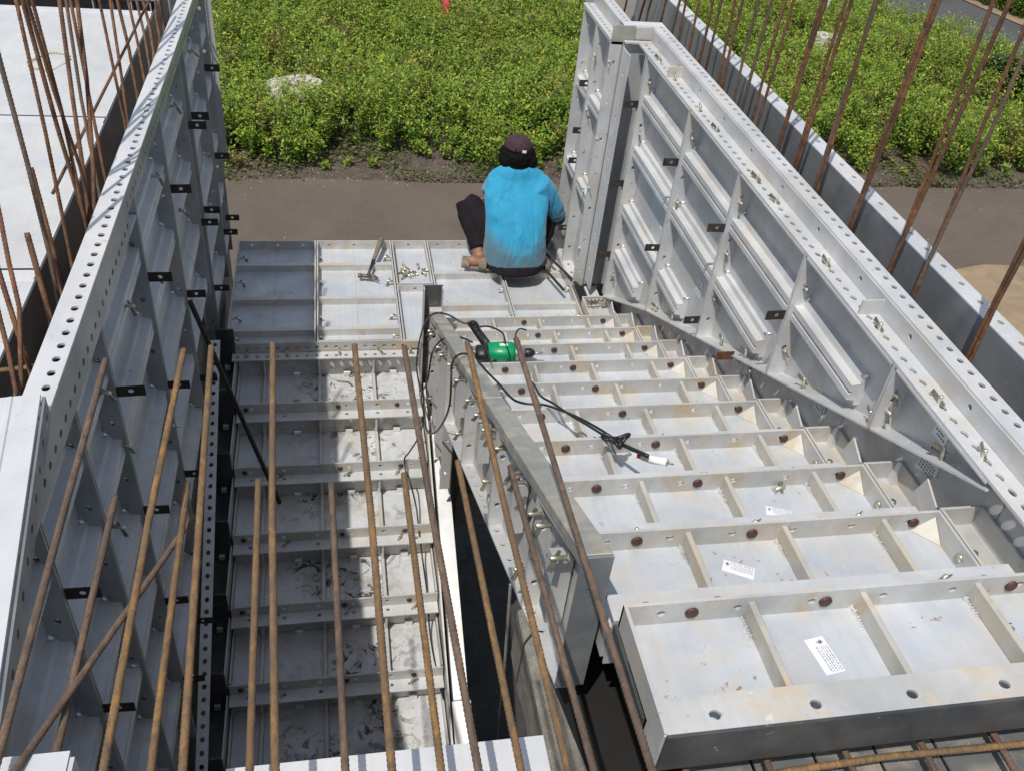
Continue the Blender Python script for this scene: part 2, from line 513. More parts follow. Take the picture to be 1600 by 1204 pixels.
def weeds():
    n = 15500
    y = rng.uniform(10.75, 25.0, n)
    x = rng.uniform(-8.5, 19.5, n)
    keep = (x > -1.5 - (y * .36)) & (x < y * .83 + 3) & (inroad(x, y) > 2.05)
    edge = 11.0 + .35 * np.sin(x * 1.9) + .25 * np.sin(x * 4.7 + 1)
    keep &= (y > edge) | (rng.uniform(0, 1, n) < .45)
    x, y = x[keep], y[keep]
    edge = edge[keep]
    hgt = (.56 + .16 * patch(x, y) + rng.uniform(-.2, .26, len(x)))
    hgt *= np.clip(.22 + (y - edge + .25) / .9, .16, 1.0)
    C, SZ, CO, TI = [], [], [], []
    for px, py, hh in zip(x, y, hgt):
        k = int(50 + 215 * hh)
        # several leaning stems, leaves along each
        ns = 6
        ax = rng.uniform(0, 2 * np.pi, ns)
        ln = rng.uniform(.06, .42, ns)
        si = rng.integers(0, ns, k)
        f = rng.beta(1.9, 1.0, k)
        rad = f * ln[si] * hh
        cx = px + np.cos(ax[si]) * rad + rng.normal(0, .028, k)
        cy = py + np.sin(ax[si]) * rad + rng.normal(0, .035, k)
        cz = GZ + hh * f * (1.05 - .35 * ln[si]) + rng.normal(0, .02, k)
        C.append(np.stack([cx, cy, np.maximum(cz, GZ + .02)], 1))
        SZ.append(rng.uniform(.016, .038, k) * (1.15 - .3 * f))
        pt = patch(np.array([px * 1.7]), np.array([py * 1.3]))[0]
        base = np.array([.190, .305, .038]) * (1 + .22 * pt) + np.array([.03, .0, .002]) * rng.uniform(-.5, 1)
        if rng.uniform() < .07:
            base = np.array([.19, .16, .055])
        c = base[None] * rng.uniform(.6, 1.3, (k, 1))
        yl = (rng.uniform(0, 1, k) < .20) & (f > .6)
        c[yl] = np.array([.42, .42, .055]) * rng.uniform(.8, 1.2, (yl.sum(), 1))
        dr = rng.uniform(0, 1, k) < .05
        c[dr] = np.array([.13, .10, .05])
        CO.append(c)
        TI.append(rng.uniform(-.2, 1.0, k))
    o = leaf_mesh('weeds', np.concatenate(C), np.concatenate(TI), np.concatenate(SZ), np.concatenate(CO).clip(.005, 1))
    tag(o, 'dense knee high green weeds with yellow tips covering the field', 'weeds', None, 'stuff')
    # low scattered ground cover and litter on the soil margin
    k = 60000
    x = rng.uniform(-5, 12, k)
    y = rng.uniform(10.42, 11.8, k)
    cl = patch(x * 2.2, y * 3) > rng.uniform(-.3, .9, k)
    x, y = x[cl], y[cl]
    z = GZ + rng.uniform(.005, .09, len(x))
    c = np.where(rng.uniform(0, 1, (len(x), 1)) < .55, np.array([[.09, .16, .035]]), np.array([[.20, .15, .09]])) * rng.uniform(.5, 1.3, (len(x), 1))
    o = leaf_mesh('ground_cover', np.stack([x, y, z], 1), rng.uniform(-.1, .5, len(x)), rng.uniform(.014, .036, len(x)), c)
    tag(o, 'sparse low creeping plants and dry leaf litter along the brown road edge', 'ground cover', None, 'stuff')
    # far vegetation beyond the asphalt
    k = 42000
    x = rng.uniform(13.5, 27, k)
    y = rng.uniform(13, 33, k)
    cl = (inroad(x, y) > 2.6) & (x > 15.0 + (20 - y) * .28) & (x < y * .83 + 5)
    x, y = x[cl], y[cl]
    hh = .25 + .6 * np.clip(patch(x * 1.3, y * 1.3) + .3, 0, 1)
    z = GZ + hh * rng.beta(1.6, 1, len(x))
    c = np.array([[.075, .135, .03]]) * rng.uniform(.4, 1.4, (len(x), 1))
    o = leaf_mesh('roadside_weeds', np.stack([x, y, z], 1), rng.uniform(-.2, 1, len(x)), rng.uniform(.05, .10, len(x)), c)
    tag(o, 'dull green weeds on the far side of the asphalt road', 'weeds', None, 'stuff')
weeds()
mb = MB()
for _ in range(1300):
    px, py = random.uniform(-2.5, 11), 10.38 + abs(random.gauss(0, .38))
    if random.random() < .25:
        py = random.uniform(8.3, 10.4)
    r0 = random.uniform(.005, .018) * (.6 if py < 10.35 else 1)
    a0 = random.uniform(0, 3)
    q = [(px + r0 * random.uniform(.7, 1.2) * math.cos(a0 + k * 1.257), py + r0 * random.uniform(.6, 1.1) * math.sin(a0 + k * 1.257)) for k in range(5)]
    mb.add([(x_, y_, GZ - .006) for x_, y_ in q] + [(px + (x_ - px) * .5, py + (y_ - py) * .5, GZ + r0 * .7) for x_, y_ in q], [(k, (k + 1) % 5, 5 + (k + 1) % 5, 5 + k) for k in range(5)] + [(5, 6, 7, 8, 9)])
tag(mb.build('pebbles', PEB), 'small pale pebbles scattered along the road edge', 'pebbles', None, 'stuff')

def rock(name, loc, sx, sy, sz, label, seed, flat=.5):
    r = random.Random(seed)
    import bmesh
    bm = bmesh.new()
    bmesh.ops.create_icosphere(bm, subdivisions=3, radius=1)
    ph = [r.uniform(0, 6) for _ in range(6)]
    for v in bm.verts:
        c = v.co
        k = 1 + .16 * math.sin(3 * c.x + ph[0]) * math.cos(4 * c.y + ph[1]) + .10 * math.sin(6 * c.z + ph[2] + 3 * c.x) + r.uniform(-.03, .03)
        c *= k
        c.z = min(c.z, flat + .1 * c.x)
        c.x = max(-.85, min(.9, c.x))
        v.co = Vector((c.x * sx, c.y * sy, c.z * sz))
    me = bpy.data.meshes.new(name)
    bm.to_mesh(me)
    bm.free()
    me.materials.append(ROCK)
    o = bpy.data.objects.new(name, me)
    o.location = loc
    o.rotation_euler = (0, 0, r.uniform(-.2, .2))
    COL.objects.link(o)
    return tag(o, label, 'rock')
rock('boulder', (-.50, 12.25, GZ + .34), .42, .34, .40, 'large pale flat topped boulder half buried in the weeds', 3)
rock('boulder', (8.7, 15.2, GZ + .42), .26, .2, .28, 'small whitish rock in the weeds between leaning rebars', 5, .6)
rock('boulder', (12.25, 15.0, GZ + .12), .48, .3, .38, 'long pale rock beside the asphalt road edge', 8)
rock('boulder', (12.9, 14.3, GZ + .12), .40, .3, .34, 'pale rock at the right picture edge by the dark shrub', 11)

def small_tree(name, loc, h, rad, n, col, label, cat, seed, trunk_h=.4):
    r = np.random.default_rng(seed)
    t = thing(name, loc, label, cat)
    L = Vector(loc)
    mb = MB()
    tops = []
    mb.tube([L, L + Vector((.03, .02, trunk_h * .6)), L + Vector((.05, -.02, trunk_h))], [.07, .055, .045], 8)
    for k in range(7):
        a = k * .9 + .3
        e = L + Vector((math.cos(a) * rad * .6, math.sin(a) * rad * .6, h * (.55 + .06 * k)))
        mb.tube([L + Vector((.05, -.02, trunk_h * .9)), L.lerp(e, .6) + Vector((0, 0, .12)), e], [.035, .02, .008], 5)
        tops.append(e)
    mb.build('trunk', WOOD, t, True)
    cs = []
    for e in tops + [L + Vector((0, 0, h * .8))]:
        m = n // 8
        d = r.normal(0, 1, (m, 3))
        d /= np.linalg.norm(d, axis=1)[:, None]
        d *= (r.uniform(.3, 1, m) ** .5)[:, None] * rad * .55
        d[:, 2] *= .8
        cs.append(np.array(e) + d)
    c = np.concatenate(cs)
    co = np.array([col]) * r.uniform(.4, 1.5, (len(c), 1))
    leaf_mesh('crown', c, r.uniform(-.5, 1, len(c)), r.uniform(.05, .1, len(c)), co, t)
small_tree('shrub', (12.75, 13.1, GZ), 1.0, .8, 5200, (.028, .052, .018), 'dark green shrub at the right edge of the weed field', 'shrub', 4)
small_tree('shrub', (11.55, 13.55, GZ), .75, .62, 2600, (.035, .055, .022), 'dark low bush beside the pale rocks near the asphalt', 'shrub', 6)
# cycad like palm with leaning ringed trunk
pt = thing('palm', (13.1, 14.9, GZ), 'small palm with drooping dark fronds above the asphalt at upper right', 'palm')
mb = MB()
mb.tube([(13.1, 14.9, GZ), (13.12, 14.9, GZ + .45), (13.2, 14.92, GZ + .95)], [.10, .08, .09], 10)
mb.build('trunk', WOOD, pt, True)
for k in range(16):
    a = k * 2.399
    mb = MB()
    ps = []
    for j in range(7):
        q = j / 6
        ps.append(Vector((13.2 + math.cos(a) * .75 * q, 14.92 + math.sin(a) * .75 * q, GZ + .95 + .42 * math.sin(q * 2.6) * (1 - .02 * k) - .38 * q * q)))
    mb.tube(ps, [.012 - .0015 * j for j in range(7)], 4)
    for j in range(1, 7):
        for s_ in (-1, 1):
            for f_ in (0, .5):
                p = ps[j - 1].lerp(ps[j], f_)
                sd = Vector((-math.sin(a), math.cos(a), 0)) * s_
                tip = p + sd * .2 * (1.1 - j / 8) + (ps[j] - ps[j - 1]) * .7 - Vector((0, 0, .05))
                w_ = (ps[j] - ps[j - 1]).normalized() * .015
                mb.add([p - w_, p + w_, tip], [(0, 1, 2)])
    mb.build('frond', simple("frond_green_%d" % k, (.03, .06, .022), .5) if k == 0 else bpy.data.materials["frond_green_0"], pt)
# poles and litter in the field
pl = MB().tube([(9.55, 16.9, GZ), (9.50, 16.95, GZ + 1.35)], .022, 8).build('marker_pole', WHITEP, None, True)
tag(pl, 'thin white pole standing in the weeds', 'pole')
pt = thing('marker_post', (1.95, 15.7, GZ), 'red post with white cap among the weeds at the top edge', 'post')
MB().tube([(1.95, 15.7, GZ), (1.95, 15.7, GZ + .90)], [.07, .07], 10).build('post', REDM, pt, True)
MB().tube([(1.95, 15.7, GZ + .90), (1.95, 15.7, GZ + .98)], [.085, .075], 10).build('cap', WHITEP, pt, True)
pt = thing('marker_post', (15.3, 19.3, GZ), 'yellow post beside the asphalt at the top right corner', 'post')
MB().tube([(15.3, 19.3, GZ), (15.3, 19.3, GZ + .32)], .05, 10).build('post', YELP, pt, True)
MB().tube([(15.3, 19.3, GZ + .32), (15.3, 19.3, GZ + .36)], [.055, .035], 10).build('cap', YELP, pt, True)
for i, (x, y, a, l, nm, lb) in enumerate([(1.55, 9.85, .35, .5, 'twig', 'dry forked twig lying on the brown road behind the worker'), (2.2, 10.0, -.2, .8, 'twig', 'long thin dry twig near the far edge of the brown road')]):
    mb = MB()
    c, s_ = math.cos(a), math.sin(a)
    P = lambda u, v, w: (x + c * u - s_ * v, y + s_ * u + c * v, GZ + .015 + w)
    mb.tube([P(0, 0, 0), P(l * .3, .03, .02), P(l * .6, -.01, .01), P(l, .03, .02)], [.012, .010, .008, .004], 5)
    mb.tube([P(l * .35, .03, .02), P(l * .6, .14, .03)], [.007, .003], 5)
    tag(mb.build(nm, WOOD, None, True), lb, 'twig')
rock('stone', (1.9, 10.15, GZ + .03), .07, .05, .05, 'fist sized pale stone on the brown road near the weeds', 21, .8)

# ------------------------------------------------------------------ lower storey: slab, pit, supports
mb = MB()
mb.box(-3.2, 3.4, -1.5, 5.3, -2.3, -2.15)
tag(mb.build('lower_floor_slab', SHADEC), 'rough concrete floor slab seen down in the stair well', 'floor slab')
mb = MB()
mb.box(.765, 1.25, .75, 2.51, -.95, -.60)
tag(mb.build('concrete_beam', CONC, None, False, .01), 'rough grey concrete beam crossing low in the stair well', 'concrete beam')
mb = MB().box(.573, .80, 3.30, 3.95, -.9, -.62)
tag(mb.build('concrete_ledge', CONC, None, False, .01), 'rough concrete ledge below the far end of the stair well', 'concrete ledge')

# ------------------------------------------------------------------ generic step / pan builder
TF = .007
def pan(name, x0, x1, y0, y1, zt, h, label, group, xribs=(), yribs=(), m=PAN, fm=FRM, caps=(), cat='formwork panel', front_holes=0, side_ext=0, holes_far=True, ribh=.8, gus=False, capside='far', seam=()):
    """open formwork tray: plate below, flanges standing up round it"""
    t = thing(name, ((x0 + x1) / 2, (y0 + y1) / 2, zt - h), label, cat, group)
    zb = zt - h
    MB().box(x0 + TF, x1 - TF, y0 + TF, y1 - TF, zb, zb + .004).build('plate', m, t)
    f = MB()
    if holes_far:
        f.perf((x1, y1 - TF, zb), (-1, 0, 0), (0, 0, 1), x1 - x0, h, TF, .16, .0085, .55, 1.1)
    else:
        f.box(x0, x1, y1 - TF, y1, zb, zt)
    f.build('far_flange', fm, t)
    f = MB()
    if front_holes:
        f.perf((x0, y0, zb), (1, 0, 0), (0, 0, 1), x1 - x0, h, -TF, .12, .0085, .55, 1.1)
    else:
        f.box(x0, x1, y0, y0 + TF, zb, zt)
    f.build('near_flange', fm, t)
    for xa in (x0, x1 - TF):
        ye = y1 - TF if xa == x0 else y1 - TF + side_ext
        f = MB()
        f.prism([(xa, y0 + TF, zb), (xa, y1 - TF - .0005, zb), (xa, y1 - TF - .0005, zt + .001), (xa, y0 + TF, zt + .001)], (TF, 0, 0))
        if side_ext and xa != x0:
            f.prism([(xa, y1 + .001, zb + .01), (xa, y1 + side_ext, zb + .03), (xa, y1 + side_ext - .02, zt + .034), (xa, y1 + .001, zt + .0015)], (TF * .8, 0, 0))
        f.build('side_flange', fm, t)
    for xr in xribs:
        MB().box(xr - .0065, xr + .0065, y0 + TF, y1 - TF, zb + .004, zb + h * ribh).build('rib', RIBM, t, False, .002)
        w = MB()
        for q_ in range(9):
            yy = y1 - .012 - q_ * .007
            rr_ = random.uniform(.0035, .0062) * (1 - q_ * .05)
            xx = xr - .0085 + random.uniform(-.002, .001)
            w.tube([(xx - rr_, yy, zb + .004), (xx - rr_ * .3, yy, zb + .004 + rr_ * .9), (xx, yy, zb + .004 + rr_ * 1.5)], [rr_ * .7, rr_ * .8, rr_ * .6], 6)
        w.build('weld', WELD, t, False)
    for yr in yribs:
        b = MB().box(x0 + TF, x1 - TF, yr - .004, yr + .004, zb + .004, zb + h * ribh)
        b.box(x0 + TF, x1 - TF, yr + .004, yr + .024, zb + h * ribh - .005, zb + h * ribh)
        b.build('stiffener', fm, t)
    for xs in seam:
        MB().box(xs - .003, xs + .003, y0 + TF, y1 - TF, zb + .004, zb + .0065).build('seam', FRM, t)
    for xc in caps:
        yc = y1 - TF
        c = MB().tube([(xc, yc - .0005, zt - .032), (xc, yc - .003, zt - .032)], .0155, 16)
        r_ = c.build('cap_rim', CAPR, t, False)
        c = MB().tube([(xc, yc - .003, zt - .031), (xc, yc - .011, zt - .031), (xc, yc - .013, zt - .031)], [.0135, .0135, .010], 16)
        c.build('cap', CAPM, t, True)
    if gus:
        c = MB()
        xa, ya = x1 - TF, y1 - TF
        c.prism([(xa - .058, ya - .001, zb + .0045), (xa - .001, ya - .062, zb + .0045), (xa - .001, ya - .001, zb + h * .80)], (0, 0, .001))
        c.build('corner_gusset', RIBM, t)
    return t

def sticker(parent, cx, cy, z, ang, w, h_, mark=True):
    """white part label lying on a plate: paper, small printed rows, arrow-like logo"""
    c, s_ = math.cos(ang), math.sin(ang)
    P = lambda u, v, dz=0: (cx + c * u - s_ * v, cy + s_ * u + c * v, z + dz)
    m = MB()
    m.hexa([P(-w, -h_, 0), P(w, -h_, 0), P(w, h_, 0), P(-w, h_, 0), P(-w, -h_, .0008), P(w, -h_, .0008), P(w, h_, .0008), P(-w, h_, .0008)])
    st = m.build('sticker', PAPER, parent)
    m = MB()
    r = random.Random(int(abs(cx * 1000)))
    for row in range(5):
        u = -w * .25 + row * w * .26
        v = -h_ * .9
        while v < h_ * .5:
            l = r.uniform(.03, .11) * h_
            wd = w * (.045 if row % 2 else .065)
            q = [P(u - wd, v, .0012), P(u + wd, v, .0012), P(u + wd, v + l, .0012), P(u - wd, v + l, .0012)]
            m.add(q, [(0, 1, 2, 3)])
            v += l + r.uniform(.02, .07) * h_
    if mark:
        for tri in (((.1, .62), (.75, .70), (.35, .86)), ((.30, .60), (.42, .60), (.62, .93)), ((-.15, .70), (.25, .72), (.2, .80))):
            m.add([P(w * a, h_ * b, .0014) for a, b in tri], [(0, 1, 2)])
    o = m.build('printed_text', PRINT, parent)
    o.parent = st
    o.location = (0, 0, 0)
    return st

def writing(parent, txt, loc, size, rot, m=INK):
    cu = bpy.data.curves.new('marker_writing', 'FONT')
    cu.body = txt
    cu.size = size
    cu.extrude = .0003
    to = bpy.data.objects.new('tmp', cu)
    COL.objects.link(to)
    dg = bpy.context.evaluated_depsgraph_get()
    me = bpy.data.meshes.new_from_object(to.evaluated_get(dg))
    COL.objects.unlink(to)
    bpy.data.objects.remove(to)
    me.materials.clear()
    me.materials.append(m)
    o = bpy.data.objects.new('marker_writing', me)
    COL.objects.link(o)
    o.parent = parent
    o.location = Vector(loc) - parent.location
    o.rotation_euler = rot
    return o

# ------------------------------------------------------------------ wedge pins
def make_pin():
    t = thing('wedge_pin', (0, 0, -50), 'x', 'pin')
    t['local'] = 1
    MB().tube([(0, 0, -.018), (0, 0, .016), (0, 0, .019)], [.0058, .0058, .0042], 10).build('pin', ZINC, t, True)
    MB().tube([(0, 0, -.021), (0, 0, -.018)], .0095, 10).build('head', ZINC, t, False)
    w = MB().hexa([(-.0013, -.004, -.016), (.0013, -.004, -.016), (.0013, .003, -.016), (-.0013, .003, -.016), (-.0013, -.008, .034), (.0013, -.008, .034), (.0013, .006, .034), (-.0013, .006, .034)])
    wo = w.build('wedge', BOLT, t)
    wo.location = (.0, .002, .006)
    wo.rotation_euler = (1.15, 0, .2)
    return t
PIN0 = make_pin()
pin_used = [False]
def pin(loc, axis, label, group, roll=None):
    if not pin_used[0]:
        p = PIN0
        pin_used[0] = True
    else:
        p = copy_tree(PIN0)
    p.location = loc
    q = Vector(axis).to_track_quat('Z', 'Y')
    r = random.uniform(-.5, .5) if roll is None else roll
    p.rotation_mode = 'QUATERNION'
    from mathutils import Quaternion
    p.rotation_quaternion = q @ Quaternion((0, 0, 1), r)
    tag(p, label, 'pin', group)
    return p

# ------------------------------------------------------------------ landing
LZ = 0.0
lcols = [(-.56, -.118, (-.34,), (4.565, 4.215, 3.925), 'left'), (-.112, .322, (.10,), (4.565, 4.215, 3.925), 'second'),
         (.54, .945, (.70,), (4.46, 4.13), 'fourth'), (.951, 1.335, (1.12,), (4.46, 4.13), 'right')]
lab = {'left': 'silver landing panel in the wall shadow beside the left wall', 'second': 'silver landing panel carrying the hammer',
       'fourth': 'silver landing panel under the worker\'s left foot', 'right': 'silver landing panel beside the right wall, behind the worker'}
for x0, x1, xs, ys, nm in lcols:
    y0 = 3.80 if nm in ('left', 'second') else 3.76
    t = pan('landing_panel', x0, x1, y0, 4.82, LZ, .06, lab[nm], 'landing panels', (), ys, PAN, FRM, (), front_holes=0, seam=xs, ribh=.72)
t = pan('landing_panel', .328, .534, 4.33, 4.82, LZ, .06, 'narrow silver landing panel holding a heap of loose pins', 'landing panels', (), (), PAN, FRM)
t = pan('landing_panel', .328, .534, 3.78, 4.324, LZ, .045, 'narrow flat silver panel between landing and divider end', 'landing panels', (), (), PAN, FRM)
t = pan('corner_box', 1.345, 1.50, 3.78, 4.10, LZ + .055, .06, 'small dusty tray with loose pins at the landing corner', None, (), (), FRM, FRM)
# landing nose angle: vertical web plus shelf, both perforated
t = thing('nosing_angle', (0, 3.78, -.06), 'perforated angle rail along the front of the landing', 'angle rail')
m = MB().perf((-.53, 3.792, -.064), (1, 0, 0), (0, 0, 1), .93, .062, .006, .05, .0085, .5, 1.15)
m.build('web', FRM, t)
m = MB().perf((-.53, 3.728, -.058), (1, 0, 0), (0, 1, 0), .93, .058, .006, .05, .0085, .45, 1.15)
m.build('shelf', RAIL, t)

# ------------------------------------------------------------------ left flight (going down towards the camera)
G, R_ = .30, .1352
for k in range(1, 9):
    yk = 3.798 - G * k
    T = -.012 - R_ * k
    lab_ = 'muddy silver tread tray in the left flight, %s step down from the landing' % ORD[k - 1]
    t = thing('tread_tray', (-.05, yk + .15, T - .06), lab_, 'tread tray', 'tread trays of the left flight')
    zb = T - .06
    x0, x1 = -.505, .405
    MB().box(x0 + TF, x1 - TF, yk + TF, yk + G - .012, zb, zb + .004).build('plate', PANM, t)
    f = MB().perf((x0, yk, zb + .002), (1, 0, 0), (0, 0, 1), x1 - x0, .060, -TF, .152, .009, .5, 1.1)
    f.build('front_flange', FRM, t)
    for xa in (x0, x1 - TF):
        MB().box(xa, xa + TF, yk + TF + .001, yk + G - .012, zb, T + .001).build('side_flange', FRM, t)
    for xr in (-.375, -.105, .17):
        MB().box(xr - .008, xr + .008, yk + TF, yk + G - .014, zb + .004, zb + .036).build('rib', FRM, t, False, .002)
    for xc in (-.458, -.015, .276):
        c = MB().tube([(xc, yk - .0005, T - .032), (xc, yk - .003, T - .032)], .0155, 16).build('cap_rim', FRM, t)
        MB().tube([(xc, yk - .003, T - .031), (xc, yk - .012, T - .031)], [.0135, .011], 16).build('cap', CAPM, t, True)
    # riser panel: shelf on top, web, foot clips
    lab_ = 'silver riser panel under the %s tread edge of the left flight' % ORD[k - 1]
    zt = zb
    if k < 9:
        t = thing('riser_panel', (-.05, yk - .03, zt - .14), lab_, 'riser panel', 'riser panels of the left flight')
        MB().perf((x0, yk - .066, zt + .001), (1, 0, 0), (0, 1, 0), x1 - x0, .064, .006, .152, .0085, .55, 1.1, skip=.35).build('shelf', RAIL, t)
        zl = zt - R_ + .004
        MB().box(x0, x1, yk - .012, yk - .006, zl + .001, zt - .0055).build('web', FRM, t)
        for xc in (-.22, .035, .275):
            MB().box(xc - .018, xc + .018, yk - .030, yk - .0125, zl + .001, zl + .026).build('foot_clip', WELD, t, False, .002)
        for xr in (-.375, -.105, .17):
            MB().box(xr - .005, xr + .005, yk - .060, yk - .0125, zl + .02, zt - .006).build('stay', FRM, t)
# first riser under the landing nose
t = thing('riser_panel', (-.05, 3.77, -.2), 'silver riser panel directly under the perforated landing nose', 'riser panel', 'riser panels of the left flight')
MB().box(-.505, .405, 3.786, 3.792, -.2035, -.065).build('web', FRM, t)
for xc in (-.22, .035, .275):
    MB().box(xc - .018, xc + .018, 3.768, 3.7855, -.2035, -.178).build('foot_clip', WELD, t, False, .002)
for xr in (-.375, -.105, .17):
    MB().box(xr - .005, xr + .005, 3.735, 3.7855, -.18, -.065).build('stay', FRM, t)

# dark filler trays between left wall and treads
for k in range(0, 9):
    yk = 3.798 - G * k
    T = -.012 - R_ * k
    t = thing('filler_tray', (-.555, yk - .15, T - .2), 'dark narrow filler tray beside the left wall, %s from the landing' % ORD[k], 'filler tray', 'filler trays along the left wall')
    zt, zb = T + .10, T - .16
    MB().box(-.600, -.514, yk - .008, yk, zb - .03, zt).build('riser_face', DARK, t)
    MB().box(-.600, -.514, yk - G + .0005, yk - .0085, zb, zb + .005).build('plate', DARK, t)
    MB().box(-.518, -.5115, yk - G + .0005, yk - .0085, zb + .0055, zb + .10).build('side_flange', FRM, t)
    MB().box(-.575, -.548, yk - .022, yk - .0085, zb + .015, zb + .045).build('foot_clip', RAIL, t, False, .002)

# inner string of the left flight: bright sloped strip over the well
def sl(y):
    return -.012 - .4507 * (3.8 - y)
t = thing('inner_string', (.47, 2.4, -.9), 'bright white sloping string board beside the open stair well', 'string board')
ya, yb = 3.40, 2.16
MB().prism([(.437, ya, sl(ya) + .010), (.437, yb, sl(yb) + .010), (.437, yb, sl(yb) - .22), (.437, ya, sl(ya) - .22)], (.066, 0, 0)).build('far_board', WHITE, t)
ya, yb = 2.157, .9
MB().prism([(.430, ya, sl(ya) + .006), (.430, yb, sl(yb) + .006), (.430, yb, sl(yb) - .22), (.430, ya, sl(ya) - .22)], (.082, 0, 0)).build('near_board', WHITE, t)
MB().prism([(.412, 3.55, sl(3.55) + .03), (.412, .9, sl(.9) + .03), (.412, .9, sl(.9) - .2), (.412, 3.55, sl(3.55) - .2)], (.008, 0, 0)).build('web', FRM, t)

# ------------------------------------------------------------------ right flight (climbing towards the camera)
XL, XR = .50, 1.408
caps = (.648, .928, 1.346)
for i in range(10):
    yi = 3.701 - G * i + .0005
    T = H - 2.599 + R_ * i + .032
    y0 = yi - G + .018
    if i == 9:
        y0 = yi - .27
    lb = 'silver step tray in the right flight, %s step up from the landing' % ORD[i]
    t = pan('step_tray', XL + (.008 if i == 9 else 0), XR if i < 9 else 1.60, y0, yi, T, .064, lb, 'step trays of the right flight', (.768, 1.006, 1.262), (), PAN, FRM, caps, 'step tray', side_ext=.085 if i < 9 else 0, gus=True)
    if i == 9:
        t['label'] = 'topmost large step tray marked 55-1 nearest the camera'
        sticker(t, .888, .885, T - .0595, math.radians(8), .021, .040)
        writing(t, '55', (1.285, .905, T - .0595), .03, (0, 0, -.25))
        writing(t, '-1', (1.300, .868, T - .0595), .03, (0, 0, -.25))
    if i == 8:
        sticker(t, .872, 1.208, T - .0595, math.radians(-118 + 180), .017, .036)
    if i == 7:
        sticker(t, 1.13, 1.49, T - .0595, math.radians(70), .016, .034)
    # riser panel hung behind each far flange
    t = thing('riser_panel', (.95, yi + .03, T - .2), 'silver riser panel behind the %s step tray of the right flight' % ORD[i], 'riser panel', 'riser panels of the right flight')
    zs = T - .060
    MB().perf((XL + .002, yi + .001, zs), (1, 0, 0), (0, 1, 0), XR - XL - .004, .062, .006, .152, .0085, .5, 1.2, skip=.3).build('shelf', RAIL, t)
    MB().box(XL + .002, XR - .002, yi + .001, yi + .006, T - .20, zs - .0065).build('web', WEB, t)
    # filler tray to the wall
    if i < 9:
        t = pan('filler_tray', 1.412, 1.528, y0 + .02, yi, T, .064, 'small silver filler tray between wall and %s step tray' % ORD[i], 'filler trays along the right wall', (), (), FRM, FRM, (), 'filler tray', holes_far=False)
        b = MB().tube([(1.470, yi - .10, T - .059), (1.470, yi - .10, T - .052)], [.010, .008], 10).build('bolt', BOLT, t, True)
        if i < 8:
            MB().hexa([(1.500, yi - .035, T - .0595), (1.5205, yi - .035, T - .0595), (1.5205, yi - .008, T - .0595), (1.500, yi - .008, T - .0595),
                       (1.515, yi - .02, T + .006), (1.5205, yi - .02, T + .006), (1.5205, yi - .008, T + .006), (1.512, yi - .008, T + .006)]).build('weld', WELD, t)
        # side plug
        MB().tube([(1.4005, yi - .13, T - .03), (1.396, yi - .13, T - .03)], .011, 12).build('side_plug', ZINC, t, True)

# front channel of the top tray: wide top flange with holes and dark smooth face
t = thing('edge_channel', (1.06, .72, 1.32), 'wide channel with dark smooth face closing the topmost step', 'edge channel')
MB().perf((.512, .728, 1.421), (1, 0, 0), (0, 1, 0), 1.30, .066, .006, .174, .0095, .40, 1.15).build('top_flange', FRM, t)
MB().box(.510, 1.82, .7215, .7275, 1.318, 1.4212).build('contact_face', DARK, t)
MB().perf((.5085, .795, 1.320), (0, -1, 0), (0, 0, 1), .066, .094, .005, .066, .009, .45, 1).build('end_plate', RAIL, t)
MB().box(.502, .5075, .80, 1.0, 1.33, 1.352).build('side_groove', DARK, t)

# ------------------------------------------------------------------ stringer plates under the right wall
for j, (ya, yb) in enumerate([(3.95, 3.2), (3.197, 2.55), (2.547, 1.9), (1.897, 1.25), (1.247, .6)]):
    z = lambda y: min(.24 + .4507 * (3.8 - y), 1.375)
    t = thing('stringer_plate', (1.54, (ya + yb) / 2, z(yb) - .3), 'smooth grey stringer plate below the right wall panels, %s from the landing' % ORD[j], 'stringer plate', 'stringer plates of the right flight')
    MB().prism([(1.531, ya, z(ya) + .02), (1.531, yb, z(yb) + .02), (1.531, yb, z(yb) - .33), (1.531, ya, z(ya) - .33)], (.006, 0, 0)).build('plate', WEB, t)
    if j in (1, 3):
        st = MB().prism([(1.5300, yb + .30, z(yb + .3) - .030), (1.5300, yb + .22, z(yb + .22) - .030), (1.5300, yb + .22, z(yb + .22) - .080), (1.5300, yb + .30, z(yb + .3) - .080)], (-.0008, 0, 0)).build('sticker', PAPER, t)
        m = MB()
        for a in range(4):
            zz = z(yb + .26) - .045 - .01 * a
            for b in range(6):
                yy = yb + .23 + b * .011
                m.add([(1.5288, yy, zz), (1.5288, yy + .007, zz), (1.5288, yy + .007, zz - .004), (1.5288, yy, zz - .004)], [(0, 1, 2, 3)])
        o = m.build('printed_text', INK, t)
        o.parent = st
        o.location = (0, 0, 0)

# ------------------------------------------------------------------ wall panels
def hat(mb, xw, sgn, ya, yb, zc):
    """horizontal hat stiffener on a web at xw, standing out towards sgn"""
    d = .048 * sgn
    pr = [(0, -.050), (0, .050), (d * .35, .050), (d * .42, .030), (d, .026), (d, .004), (d * .78, .001), (d * .78, -.004), (d, -.008), (d, -.028), (d * .42, -.032), (d * .35, -.050)]
    poly = [(xw + a, ya, zc + b) for a, b in pr]
    if sgn < 0:
        poly = poly[::-1]
    mb.prism(poly[::-1], (0, yb - ya, 0))

